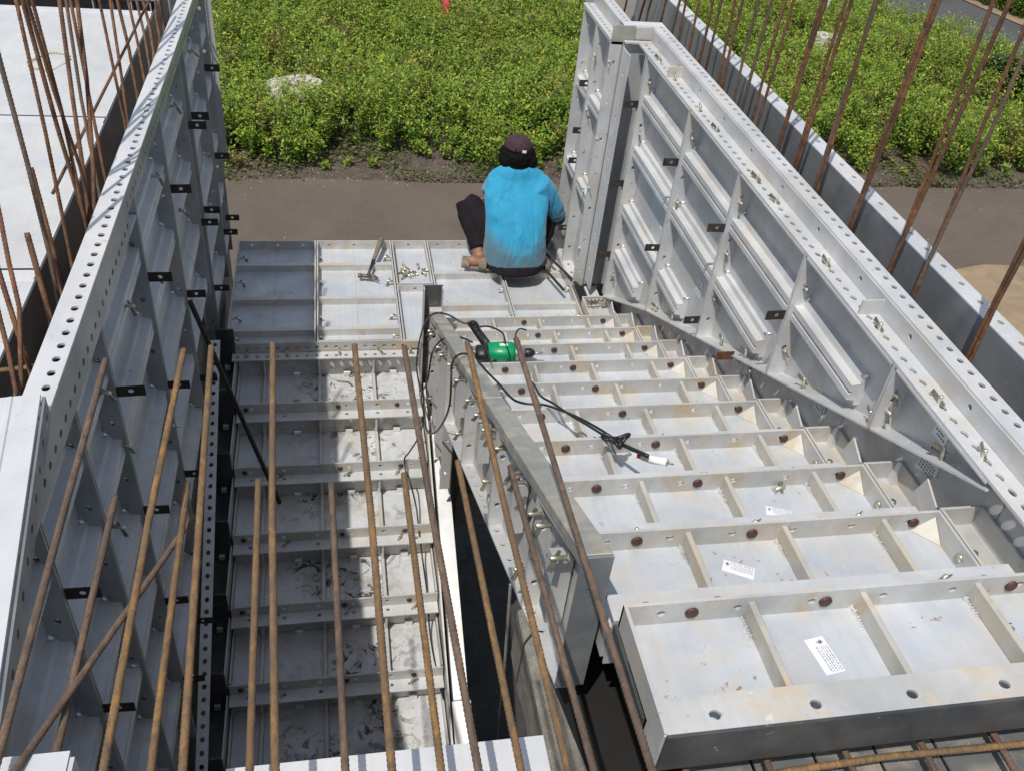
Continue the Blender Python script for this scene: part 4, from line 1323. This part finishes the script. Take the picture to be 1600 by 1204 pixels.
LB = [(2.281,1.937,2.157,1.486),(2.022,1.671,1.876,1.518),(2.502,2.012,2.313,1.392),(2.551,1.997,2.533,1.338),(2.587,1.987,2.585,1.528),(2.630,1.975,2.520,1.419),(2.886,1.901,2.593,1.443),(2.953,1.881,2.727,1.375),(3.002,1.867,2.831,1.367),(3.076,1.846,2.731,1.480),(3.364,1.762,3.235,1.389),(3.525,1.716,3.284,1.369),(3.639,1.683,3.516,1.372),(3.829,1.628,3.691,1.381),(3.990,1.581,3.838,1.352),(4.123,1.543,3.969,1.385),(4.419,1.457,4.159,1.375),(4.534,1.424,4.276,1.365),(1.926,1.573,1.833,1.364),(1.854,1.498,1.725,1.394)]
for j, (ya, za, yb, zb) in enumerate(LB):
    k = (ya - yb) / (za - zb)
    zt = min(2.25, za + .5)
    xt = -.76 - .04 * (zt - za) / (za - zb)
    zl = .95
    mid = (-.74 + random.uniform(-.006, .006), (ya + yb) / 2 + random.uniform(-.01, .01), (za + zb) / 2)
    rebar([(-.72 + .015, yb - k * (zb - zl), zl), (-.72, yb, zb), mid, (-.76, ya, za), (xt, ya + k * (zt - za), zt)], .0056 if j % 3 else .0066,
          'rusty wall starter bar standing in the left wall cavity', 'bars standing in the left wall cavity', RUSTD if j % 7 else RUSTG, amp=.12, n=6, rib=.010)
for (ya, za, yb, zb, lb) in [(2.303, 1.659, 2.190, 1.407, 'short cut rusty bar ending below the long bars at left'), (2.158, 1.552, 2.048, 1.362, 'shortest cut rusty bar nearest the loose white panel')]:
    rebar([(-.70, yb - (ya - yb) / (za - zb) * .4, zb - .4), (-.72, yb, zb), (-.76, ya, za)], .0075, lb, None, RUSTD, n=7, rib=.010)
rebar([(-.80, 2.55, 1.46), (-.70, 3.9, 1.60), (-.69, 4.1, 1.62)], .005, 'thin rusty bar tied across the left wall bars at a slant', None, RUSTD, n=6, rib=.010)
rebar([(-.95, 1.84, 1.345), (-.70, 1.86, 1.36)], .006, 'short horizontal rusty tie bar at the foot of the left bars', None, RUST, n=6)

RB = [(3.430,1.856,3.439,1.619),(3.320,1.888,3.327,1.461),(3.255,1.907,3.271,1.406),(3.051,1.966,3.058,1.402),(3.023,1.974,3.046,1.569),(2.899,2.010,2.900,1.408),(2.864,2.020,2.884,1.429),(2.715,2.063,2.721,1.409),(2.728,2.059,2.700,1.439),(2.432,2.145,2.439,1.509),(2.410,2.151,2.428,1.527),(2.192,2.214,2.172,1.649),(2.131,2.232,2.155,1.646),(2.041,2.186,2.025,1.725),(2.004,2.137,2.013,1.732),(1.727,1.766,1.723,1.407),(1.712,1.747,1.708,1.429),(5.233,1.335,5.253,1.258),(4.918,1.426,4.962,1.300),(4.816,1.456,4.839,1.338),(4.591,1.521,4.609,1.410),(4.400,1.576,4.423,1.405),(4.316,1.600,4.319,1.408),(4.158,1.646,4.150,1.404),(3.998,1.692,4.000,1.416),(3.906,1.719,3.906,1.410),(3.764,1.760,3.742,1.422),(3.691,1.781,3.693,1.412),(3.544,1.823,3.542,1.405)]
for j, (ya, za, yb, zb) in enumerate(RB):
    k = (ya - yb) / (za - zb)
    zt = max(za + .25, 2.35)
    zl = 1.0
    jx = random.uniform(-.012, .012)
    rebar([(1.69 + jx, yb - k * (zb - zl), zl), (1.69, yb, zb), (1.69, (ya + yb) / 2 + random.uniform(-.008, .008), (za + zb) / 2), (1.69, ya, za), (1.69 - jx, ya + k * (zt - za) * 1.0, zt)], .0058 if j % 3 else .0066,
          'rusty starter bar standing in the right wall cavity', 'bars standing in the right wall cavity', RUSTD if j % 7 else RUSTG, amp=.12, n=6, rib=.010)

# mesh over the deck at bottom right
for k in range(5):
    x = .585 + .155 * k
    rebar([(x - .03, .12, 1.272), (x - .005, .76, 1.275)], .0065, 'rusty mesh bar running under the topmost tray, %s from the left' % ORD[k], 'mesh bars over the deck', RUSTG, n=8, amp=.12)
rebar([(.45, .700, 1.286), (.95, .712, 1.290), (1.55, .700, 1.286)], .0065, 'ochre mesh bar crossing over the others beside the topmost tray', 'mesh bars over the deck', RUST, n=8, amp=.12)
rebar([(.45, .50, 1.286), (1.55, .50, 1.286)], .0065, 'second ochre mesh bar crossing over the deck', 'mesh bars over the deck', RUST, n=8, amp=.12)

# things in the stair well
mb = MB().tube([(.70, 2.30, -1.6), (.665, 2.22, -.7), (.60, 2.10, .10)], .006, 6)
tag(mb.build('steel_rod', GREYM, None, True), 'pale thin rod standing in the dark stair well', 'rod')
for (p, q, lb) in [((.50, 1.30, .98), (.56, 1.00, .80), 'short rusty bar end below the divider end'), ((.49, 1.16, .90), (.60, 1.17, .92), 'small rusty crosspiece tied below the divider end'), ((.52, .96, .82), (.60, .95, .84), 'lower small rusty crosspiece beside the topmost tray')]:
    rebar([p, q], .006, lb, None, RUSTD)
# ------------------------------------------------------------------ hammer
t = thing('hammer', (.2, 4.58, -.05), 'claw hammer with worn dark handle lying on the landing', 'hammer')
A, B = Vector((.172, 4.445, -.020)), Vector((.270, 4.80, .022))
d = (B - A)
MB().tube([A, A + d * .30, A + d * .34, A + d * .40], [.0085, .0085, .011, .011], 10).tube([A + d * .38, A + d * .41], [.0115, .0115], 10).build('neck', BLACK, t, True)
MB().tube([A + d * .40, A + d * .55, A + d * .8, A + d * .97, B], [.012, .013, .0145, .015, .011], 10).build('handle', WOOD, t, True)
s_ = Vector((1, -.15, 0)).normalized()
hd = MB()
hd.tube([A - s_ * .055, A - s_ * .050, A - s_ * .036, A - s_ * .030, A - s_ * .016, A + s_ * .016], [.013, .0145, .0145, .010, .012, .014], 12)
for sg in (-1, 1):
    hd.tube([A + s_ * .010 + Vector((0, .006 * sg, 0)), A + s_ * .035 + Vector((0, .010 * sg - .002, .002)), A + s_ * .062 + Vector((0, .013 * sg - .012, -.012))], [.0085, .0065, .003], 8)
hd.build('head', simple("hammer_steel", (.17, .13, .10), .5, .7, .35, 60), t, True)

# ------------------------------------------------------------------ green power tool
t = thing('power_drill', (.72, 3.15, .28), 'green electric drill with black handle lying on the right flight', 'power tool')
O = Vector((.672, 3.045, .468))
ax = Vector((1, -.09, .02)).normalized()
sd = Vector((.09, 1, .28)).normalized()
up = ax.cross(sd).normalized()
def ring(c, a_, b_, n=16, p=2.6):
    out = []
    for k in range(n):
        th = 2 * math.pi * k / n
        cx, sx = math.cos(th), math.sin(th)
        out.append(c + sd * (a_ * math.copysign(abs(cx) ** (2 / p), cx)) + up * (b_ * math.copysign(abs(sx) ** (2 / p), sx)))
    return out
MB().loft([ring(O + ax * u, a_, b_) for u, a_, b_ in ((-.050, .030, .030), (-.045, .042, .040), (.02, .046, .043), (.055, .044, .042), (.068, .038, .038))]).build('motor_housing', GREEN, t, True)
MB().loft([ring(O + ax * u, a_, b_) for u, a_, b_ in ((.066, .036, .036), (.085, .034, .034), (.105, .026, .026), (.112, .022, .022))]).build('gear_case', GREYM, t, True)
MB().loft([ring(O + ax * u, a_, a_, 16, 2) for u, a_ in ((.110, .016), (.118, .021), (.138, .021), (.146, .017), (.155, .010))]).build('chuck', BLACK, t, True)
MB().tube([O + ax * .15, O + ax * .19], [.005, .003], 8).build('bit', GREYM, t, True)
MB().loft([ring(O + ax * u - sd * .01, a_, b_) for u, a_, b_ in ((-.10, .030, .026), (-.095, .038, .034), (-.07, .040, .036), (-.046, .038, .036))]).build('rear_cover', BLACK, t, True)
hp = [O + ax * -.045 + sd * .030, O + ax * -.068 + sd * .075, O + ax * -.092 + sd * .120, O + ax * -.105 + sd * .150]
MB().loft([[h_ + (ax * math.cos(q) * w1 + up * math.sin(q) * w2) for q in np.linspace(0, 2 * math.pi, 13)[:-1]] for h_, w1, w2 in zip(hp, (.024, .022, .021, .022), (.020, .018, .018, .019))]).build('handle', BLACK, t, True)
MB().box(O.x + .0, O.x + .035, O.y - .012, O.y + .004, O.z + .0425, O.z + .0445).build('badge', WHITEP, t)
MB().tube([O + ax * -.02 - sd * .045 + up * -.0, O + ax * -.02 - sd * .049], .009, 10).build('brush_cap', BLACK, t, True)
MB().tube([O + ax * .04 - sd * .043, O + ax * .04 - sd * .052], .008, 10).build('brush_cap', BLACK, t, True)
MB().tube([O + ax * .085 + sd * .03, O + ax * .088 + sd * .062, O + ax * .088 + sd * .068], [.010, .010, .007], 10).build('side_grip', GREYM, t, True)

def spline(pts, n=10):
    P = [Vector(p) for p in pts]
    P = [P[0] * 2 - P[1]] + P + [P[-1] * 2 - P[-2]]
    out = []
    for i in range(1, len(P) - 2):
        for k in range(n):
            s = k / n
            a, b, c, d_ = P[i - 1], P[i], P[i + 1], P[i + 2]
            out.append(.5 * ((2 * b) + (c - a) * s + (2 * a - 5 * b + 4 * c - d_) * s * s + (3 * b - a - 3 * c + d_) * s ** 3))
    out.append(P[-2])
    return out
# CABLES
CABLE_PTS = [([(0.575, 2.759, 0.657), (0.585, 3.149, 0.551), (0.537, 3.195, 0.52), (0.47, 3.232, 0.54), (0.415, 3.244, 0.54), (0.39, 3.377, 0.403), (0.385, 3.571, 0.146), (0.385, 3.654, -0.057), (0.385, 3.502, -0.061), (0.385, 3.282, 0.018), (0.385, 3.193, -0.045), (0.395, 3.112, -0.034), (0.4, 2.93, 0.129), (0.405, 2.751, 0.341), (0.41, 2.641, 0.519), (0.412, 2.643, 0.629), (0.415, 2.677, 0.694), (0.42, 2.602, 0.793), (0.46, 2.645, 0.768), (0.502, 2.64, 0.741), (0.53, 2.554, 0.75), (0.554, 2.449, 0.779), (0.564, 2.276, 0.857), (0.594, 2.214, 0.885), (0.653, 2.193, 0.894), (0.698, 2.119, 0.928), (0.735, 2.03, 0.968), (0.763, 1.924, 1.016), (0.775, 1.843, 1.052)], 0.0042, 'power_cable', 'black cable looping over the divider and across the right flight', 'cable'),
 ([(0.539, 2.967, 0.583), (0.535, 3.104, 0.5), (0.462, 3.047, 0.56), (0.415, 3.032, 0.546), (0.4, 3.15, 0.401), (0.39, 3.157, 0.307), (0.385, 3.166, 0.228), (0.385, 3.349, 0.014), (0.385, 3.39, -0.071), (0.385, 3.255, -0.059), (0.37, 3.28, -0.204), (0.316, 3.186, -0.22), (0.292, 3.181, -0.26), (0.296, 3.137, -0.3), (0.31, 3.081, -0.31), (0.336, 2.997, -0.4), (0.343, 2.887, -0.46), (0.354, 2.806, -0.55), (0.362, 2.618, -0.6), (0.367, 2.493, -0.72), (0.385, 2.283, -0.76), (0.413, 2.183, -0.86), (0.404, 2.055, -0.9)], 0.004, 'power_cable', 'black cable hanging over the divider and running down the left flight', 'cable'),
 ([(0.655, 2.861, 0.651), (0.672, 2.999, 0.599), (0.661, 3.101, 0.553), (0.63, 3.157, 0.528), (0.576, 3.136, 0.537)], 0.0038, 'power_cable', 'short black cable arc above the green drill', 'cable'),
 ([(0.842, 3.288, 0.409), (0.8, 3.243, 0.449), (0.752, 3.104, 0.522), (0.706, 2.892, 0.617), (0.708, 2.786, 0.645), (0.694, 2.659, 0.692), (0.673, 2.52, 0.747), (0.676, 2.435, 0.785), (0.667, 2.293, 0.849), (0.688, 2.203, 0.89), (0.709, 2.085, 0.943), (0.741, 1.95, 1.004), (0.766, 1.828, 1.059)], 0.004, 'power_cable', 'black cable curling past the drill chuck down to the knot', 'cable'),
 ([(0.772, 1.822, 1.062), (0.796, 1.766, 1.087), (0.823, 1.702, 1.116)], 0.0062, 'power_cable', 'short doubled black cable between knot and taped end', 'cable')]
for pts, r, nm, lb, cat in CABLE_PTS:
    mb = MB().tube(spline(pts, 9), r, 7)
    tag(mb.build(nm, BLACK, None, True), lb, cat)
t = thing('cable_knot', (.77, 1.81, 1.07), 'black knot tied in the drill cable on the right flight', 'cable knot')
K = Vector((.772, 1.815, 1.078))
ps = [K + Vector((.030 * math.sin(a_) + .016 * math.sin(2 * a_), .018 * math.cos(a_) - .014 * math.cos(2 * a_), .008 * math.sin(3 * a_))) for a_ in np.linspace(0, 6.28, 40)]
MB().tube(ps, .0058, 7).build('loop', BLACK, t, True)
ps = [K + Vector((.022 * math.cos(a_), .012 * math.sin(a_), .006 * math.cos(2 * a_))) for a_ in np.linspace(0, 6.28, 30)]
MB().tube(ps, .0055, 7).build('loop', BLACK, t, True)
t = thing('cable_end', (.85, 1.72, 1.05), 'cable end wrapped in white tape with bare wires', 'cable end')
MB().tube([(.822, 1.735, 1.080), (.842, 1.712, 1.092), (.872, 1.680, 1.110)], [.008, .012, .0115], 9).build('tape', TAPE, t, True)
MB().tube([(.872, 1.680, 1.110), (.888, 1.668, 1.112)], [.004, .002], 6).build('bare_wire', BOLT, t, True)
MB().tube([(.812, 1.744, 1.079), (.822, 1.736, 1.081)], .0075, 8).build('red_sleeve', REDM, t, True)

# ------------------------------------------------------------------ worker squatting at the landing edge
def fuse(name, parts, m, parent, vox=.008, smooth=6, disp=0.0):
    mb = MB()
    for p in parts:
        if p[0] == 'tube':
            mb.tube(p[1], p[2], 14)
        elif p[0] == 'loft':
            mb.loft(p[1])
        elif p[0] == 'ball':
            c, rx, ry, rz = p[1:]
            rings = []
            for i in range(1, 12):
                a_ = math.pi * i / 12
                rings.append([Vector((c[0] + rx * math.sin(a_) * math.cos(q), c[1] + ry * math.sin(a_) * math.sin(q), c[2] - rz * math.cos(a_))) for q in np.linspace(0, 2 * math.pi, 17)[:-1]])
            mb.loft(rings)
    o = mb.build(name, m, parent, True)
    r_ = o.modifiers.new('fuse', 'REMESH')
    r_.mode = 'VOXEL'
    r_.voxel_size = vox
    r_.use_smooth_shade = True
    sm = o.modifiers.new('smooth', 'SMOOTH')
    sm.factor = .5
    sm.iterations = smooth
    if disp:
        tx = bpy.data.textures.new(name + '_folds', 'CLOUDS')
        tx.noise_scale = .07
        tx.noise_depth = 2
        dm_ = o.modifiers.new('folds', 'DISPLACE')
        dm_.texture = tx
        dm_.strength = disp
        dm_.mid_level = .5
    return o

def ell(c, a_, b_, tilt=0.0, n=20, p=2.3):
    out = []
    for k in range(n):
        th = 2 * math.pi * k / n
        cx, sx = math.cos(th), math.sin(th)
        u = a_ * math.copysign(abs(cx) ** (2 / p), cx)
        v = b_ * math.copysign(abs(sx) ** (2 / p), sx)
        out.append(Vector((c[0] + u, c[1] + v * math.cos(tilt), c[2] + v * math.sin(tilt))))
    return out

HC = Vector((1.032, 4.735, .600))
body_parts = [
    ('ball', HC, .073, .090, .108),
    ('ball', HC + Vector((0, .045, -.055)), .052, .055, .050),
    ('ball', HC + Vector((0, .094, -.012)), .011, .016, .022),
    ('ball', HC + Vector((-.074, .005, -.012)), .010, .018, .028),
    ('ball', HC + Vector((.074, .005, -.012)), .010, .018, .028),
    ('ball', HC + Vector((0, .088, -.055)), .022, .010, .009),
    ('tube', [HC + Vector((0, .0, -.05)), (1.027, 4.70, .54), (1.024, 4.68, .48)], [.052, .046, .05]),
    ('tube', [(1.02, 4.665, .49), (1.02, 4.60, .32), (1.02, 4.55, .18)], [.06, .06, .07]),
    ('tube', [(.935, 4.66, .455), (.922, 4.85, .322), (.95, 4.99, .19)], [.045, .036, .026]),
    ('tube', [(1.15, 4.65, .47), (1.295, 4.67, .255), (1.27, 4.84, .125)], [.05, .042, .028]),
    ('tube', [(1.10, 4.52, .14), (1.25, 4.78, .26), (1.14, 4.46, .07)], [.06, .045, .032]),
    ('tube', [(.94, 4.52, .15), (.757, 4.74, .295), (.800, 4.60, .18), (.818, 4.520, .075)], [.06, .048, .042, .034]),
    ('tube', [(.818, 4.520, .085), (.828, 4.512, .045)], [.036, .036]),
    ('tube', [(.862, 4.487, .042), (.815, 4.505, .040), (.765, 4.515, .032), (.738, 4.519, .027)], [.030, .033, .030, .016]),
    ('tube', [(1.10, 4.43, .040), (1.16, 4.45, .04), (1.21, 4.50, .028)], [.028, .032, .020]),
]
for hand, d0, sg in (((.95, 4.99, .19), Vector((.25, .8, -.55)), 1), ((1.27, 4.84, .125), Vector((-.15, .8, -.6)), -1)):
    h0 = Vector(hand)
    d0.normalize()
    sdv = d0.cross(Vector((0, 0, 1))).normalized()
    dn = d0.cross(sdv)
    body_parts.append(('tube', [h0, h0 + d0 * .05, h0 + d0 * .085], [.026, .034, .028]))
    for q, (off, ln) in enumerate(((-.027, .060), (-.009, .070), (.009, .066), (.026, .052))):
        p0 = h0 + d0 * .08 + sdv * off
        p1 = p0 + d0 * ln * .5
        p2 = p1 + (d0 * .7 - dn * .7 * (1 if dn.z > 0 else -1)).normalized() * ln * .5
        body_parts.append(('tube', [p0, p1, p2], [.0092, .0085, .0072]))
    th = h0 + d0 * .035 - sdv * .028 * sg
    body_parts.append(('tube', [th, th + (d0 - sdv * sg * .9).normalized() * .03, th + d0 * .055 - sdv * sg * .03], [.012, .0105, .008]))
person = fuse('person', body_parts, SKIN, None, .0065, 4)
tag(person, 'person squatting with back turned, in blue long sleeved shirt, dark trousers and maroon cap', 'person')
shirt_parts = [
    ('loft', [ell((1.020, 4.478, .082), .176, .132, .3), ell((1.020, 4.482, .115), .186, .150, .3), ell((1.021, 4.502, .20), .180, .150, .3), ell((1.022, 4.538, .29), .178, .142, .35), ell((1.024, 4.576, .38), .186, .130, .4),
              ell((1.026, 4.612, .45), .190, .112, .5), ell((1.028, 4.638, .50), .172, .090, .6), ell((1.028, 4.656, .535), .115, .068, .6), ell((1.029, 4.676, .575), .062, .062, .4)]),
    ('tube', [(.925, 4.635, .468), (.915, 4.72, .42), (.915, 4.85, .325), (.95, 4.95, .235)], [.070, .062, .052, .042]),
    ('tube', [(1.15, 4.625, .475), (1.205, 4.63, .42), (1.262, 4.645, .325), (1.296, 4.665, .245)], [.070, .064, .058, .056]),
    ('tube', [(1.296, 4.665, .245), (1.302, 4.72, .205), (1.280, 4.80, .150)], [.056, .050, .040]),
]
shirt = fuse('shirt', shirt_parts, SHIRT, person, .006, 8, .006)
tr_parts = [
    ('loft', [ell((1.02, 4.445, .022), .12, .10), ell((1.02, 4.445, .042), .165, .130), ell((1.02, 4.465, .085), .168, .126), ell((1.02, 4.51, .16), .145, .10), ell((1.02, 4.55, .22), .12, .08)]),
    ('tube', [(.955, 4.52, .120), (.86, 4.62, .215), (.775, 4.725, .290), (.757, 4.742, .300)], [.088, .086, .072, .060]),
    ('tube', [(.757, 4.738, .298), (.768, 4.68, .235), (.795, 4.60, .165), (.812, 4.535, .108)], [.066, .064, .054, .047]),
    ('tube', [(1.10, 4.51, .125), (1.18, 4.65, .20), (1.262, 4.775, .262), (1.27, 4.79, .262)], [.086, .084, .070, .06]),
    ('tube', [(1.262, 4.775, .255), (1.22, 4.62, .17), (1.14, 4.46, .085)], [.066, .058, .040]),
]
fuse('trousers', tr_parts, TROU, person, .008, 5, .012)
hair = fuse('hair', [('ball', HC + Vector((0, -.012, .0)), .092, .098, .088), ('ball', HC + Vector((-.068, -.018, -.022)), .046, .066, .050), ('ball', HC + Vector((.068, -.018, -.022)), .046, .066, .050), ('ball', HC + Vector((.075, .0, .02)), .028, .05, .03), ('ball', HC + Vector((-.075, .0, .015)), .028, .05, .03), ('ball', HC + Vector((0, -.060, -.052)), .070, .046, .050)], HAIR, person, .006, 2, .022)
rings = []
for i in range(9):
    q = i / 8 * math.pi / 2
    rr = .080 * math.cos(q * .98) ** .75
    rings.append([HC + Vector((rr * math.cos(w_), -.006 + rr * 1.06 * math.sin(w_), .050 + .066 * math.sin(q) + .012 * math.sin(w_) * 0)) for w_ in np.linspace(0, 2 * math.pi, 25)[:-1]])
cap_o = MB().loft(rings).build('cap', CAPF, person, True)
MB().loft([[HC + Vector((x_, y_, z_)) for x_, y_, z_ in ((-.075, .05, .032 + dz), (-.06, .11, .030 + dz), (-.03, .152, .028 + dz), (.0, .162, .028 + dz), (.03, .152, .028 + dz), (.06, .11, .030 + dz), (.075, .05, .032 + dz))] for dz in (0, .004)]).build('peak', CAPF, cap_o)
b_ = MB().box(HC.x + .008, HC.x + .030, HC.y - .0945, HC.y - .088, HC.z + .054, HC.z + .066).build('buckle', WHITEP, cap_o)
b2 = MB().tube([HC + Vector((-.028 * math.cos(q), -.086 + .010 * math.sin(q), .054 + .030 * math.sin(q))) for q in np.linspace(0, math.pi, 12)], .004, 6).build('strap_opening', HAIR, cap_o, True)
for o_ in list(cap_o.children):
    o_.location = (0, 0, 0)
for pth, nm in (([(.884, 4.474), (.845, 4.490), (.795, 4.505), (.745, 4.518), (.722, 4.522)], 'l'), ([(1.075, 4.415), (1.11, 4.425), (1.16, 4.45), (1.20, 4.485), (1.225, 4.51)], 'r')):
    w_ = [.026, .036, .034, .040, .022]
    ringsb, ringst = [], []
    P_ = [Vector((x_, y_, 0)) for x_, y_ in pth]
    lf, rt = [], []
    for k in range(5):
        d_ = (P_[min(k + 1, 4)] - P_[max(k - 1, 0)]).normalized()
        n_ = Vector((-d_.y, d_.x, 0))
        lf.append(P_[k] + n_ * w_[k])
        rt.append(P_[k] - n_ * w_[k])
    poly = lf + rt[::-1]
    so = MB().prism([(p.x, p.y, .001) for p in poly], (0, 0, .014)).build('sandal', SANDAL, person, False, .003)
    st_ = MB()
    for k, hh in ((1, .050), (3, .040)):
        d_ = (P_[k + 1] - P_[k - 1]).normalized()
        n_ = Vector((-d_.y, d_.x, 0))
        arc = [P_[k] + n_ * (w_[k] + .002) * math.cos(q) + Vector((0, 0, .012 + hh * math.sin(q) * 1.05)) for q in np.linspace(0, math.pi, 12)]
        for dd in (-.018, -.009, 0, .009, .018):
            st_.tube([p + d_ * dd for p in arc], .0062, 6)
    s2_ = st_.build('strap', SANDAL, so, True)
    s2_.location = (0, 0, 0)

# ------------------------------------------------------------------ labels that tell repeats apart by their place in the row
UN = ['', 'first', 'second', 'third', 'fourth', 'fifth', 'sixth', 'seventh', 'eighth', 'ninth', 'tenth', 'eleventh', 'twelfth', 'thirteenth', 'fourteenth', 'fifteenth', 'sixteenth', 'seventeenth', 'eighteenth', 'nineteenth', 'twentieth']
def ordw(n):
    return UN[n] if n <= 20 else ('twenty-' + UN[n - 20] if n < 30 else 'thirtieth')
def relabel(group, text):
    obs = [o for o in bpy.data.objects if o.parent is None and o.get('group') == group]
    obs.sort(key=lambda o: -(o.location.y if o.location.length > .01 else sum(v.co.y for v in o.data.vertices) / max(1, len(o.data.vertices))))
    for k, o in enumerate(obs):
        o['label'] = text % ordw(k + 1)
relabel('bars standing in the right wall cavity', 'rusty bar rising from the right wall cavity, %s from its far end')
relabel('bars standing in the left wall cavity', 'rusty bar rising from the left wall cavity, %s from its far end')
relabel('pins along the divider', 'pin under the cap beam of the divider, %s from the landing')
relabel('pins in the right wall shelf', 'pin standing in the perforated right wall shelf, %s from the far corner')
relabel('pins in the bottom rail', 'pin in the sloping bottom rail of the right wall, %s from the landing')
relabel('pins on the left wall', 'dull pin on the left wall panels, %s from the far end')
relabel('low pins on the divider', 'pin low on the divider panels, %s from the landing')
JN = {4.55: 'farthest', 3.963: 'second', 3.85: 'third', 3.25: 'fourth', 2.65: 'fifth', 2.05: 'sixth', 1.37: 'seventh'}
for o in bpy.data.objects:
    if o.get('group') == 'black ties of the left wall':
        j = min(JN, key=lambda q: abs(q - o.location.y))
        r_ = min(range(4), key=lambda q: abs(ZT[q] - o.location.z))
        if abs(j - o.location.y) < .02:
            o['label'] = 'black steel tie in the %s left wall joint, %s row from the top' % (JN[j], ['first', 'second', 'third', 'fourth'][r_])
        else:
            o['label'] = 'black steel tie between two joints, lowest at the far end of the left wall'
    elif o.get('group') == 'ties of the right wall':
        j = min(((4.11, 'corner'), (3.462, 'first'), (2.882, 'second'), (2.292, 'third')), key=lambda q: abs(q[0] - o.location.y))[1]
        r_ = min(((1.16, 'upper'), (.74, 'middle'), (.32, 'lower')), key=lambda q: abs(q[0] - o.location.z))[1]
        o['label'] = 'brown steel tie at the %s joint of the right wall, %s row' % (j, r_)
    elif o.get('group') == 'ties of the far right wall':
        r_ = min(((1.08, 'topmost'), (.82, 'second'), (.64, 'third'), (.21, 'lowest')), key=lambda q: abs(q[0] - o.location.z))[1]
        o['label'] = 'dark steel tie beside the worker on the far right wall, %s of four' % r_

bars_ = [((1.165, 4.60, .012), (1.272, 4.215, .012)), ((1.225, 4.66, .020), (1.372, 4.235, .020))]
for (a_, b_), lb_ in zip(bars_, ('dark flat steel bar lying on the landing under the worker', 'second dark steel bar beside the worker, nearer the far right wall')):
    A_, B_ = Vector(a_), Vector(b_)
    n_ = Vector((-(B_ - A_).y, (B_ - A_).x, 0)).normalized() * .008
    tag(MB().hexa([A_ - n_, A_ + n_, B_ + n_, B_ - n_] + [p + Vector((0, 0, .009)) for p in (A_ - n_, A_ + n_, B_ + n_, B_ - n_)]).build('steel_bar', bpy.data.materials['dark_steel'], None, False, .002), lb_, 'bar')
for o in bpy.data.objects:
    if o.parent is not None:
        continue
    g_ = o.get('group')
    if g_ == 'pins in the right wall rails':
        j = min(((4.10, 'corner'), (3.462, 'first'), (2.882, 'second'), (2.292, 'third'), (1.712, 'fourth')), key=lambda q: abs(q[0] - .014 - o.location.y))
        same = sorted([p.location.z for p in bpy.data.objects if p.get('group') == g_ and abs(p.location.y - o.location.y) < .02], reverse=True)
        k = [i for i, z_ in enumerate(same) if abs(z_ - o.location.z) < .001][0]
        o['label'] = 'pin through the %s rail of the right wall, %s from the top' % (j[1], UN[k + 1])
    elif g_ == 'pins between landing panels':
        c_ = min(((-.53, 'beside the left wall'), (-.11, 'left of the hammer'), (.295, 'right of the hammer'), (.93, 'under the worker'), (1.32, 'beside the far right wall')), key=lambda q: abs(q[0] - o.location.x))[1]
        same = sorted([p.location.y for p in bpy.data.objects if p.get('group') == g_ and abs(p.location.x - o.location.x) < .06], reverse=True)
        k = [i for i, z_ in enumerate(same) if abs(z_ - o.location.y) < .001][0]
        o['label'] = 'pin joining landing panels %s, %s from the road side' % (c_, UN[k + 1])
    elif g_ in ('pins on the left flight shelves', 'pins on the right flight shelves'):
        sd_ = 'left' if 'left' in g_ else 'right'
        k = int(round((3.763 - o.location.y) / .3)) if sd_ == 'left' else int(round((3.731 - o.location.y) / .3)) + 1
        xs_ = sorted([p.location.x for p in bpy.data.objects if p.get('group') == g_ and abs(p.location.y - o.location.y) < .1])
        c_ = UN[[i for i, q in enumerate(xs_) if abs(q - o.location.x) < .0001][0] + 1]
        o['label'] = 'dull pin on the %s step of the %s flight, %s from the left' % (UN[max(1, k)], sd_, c_)
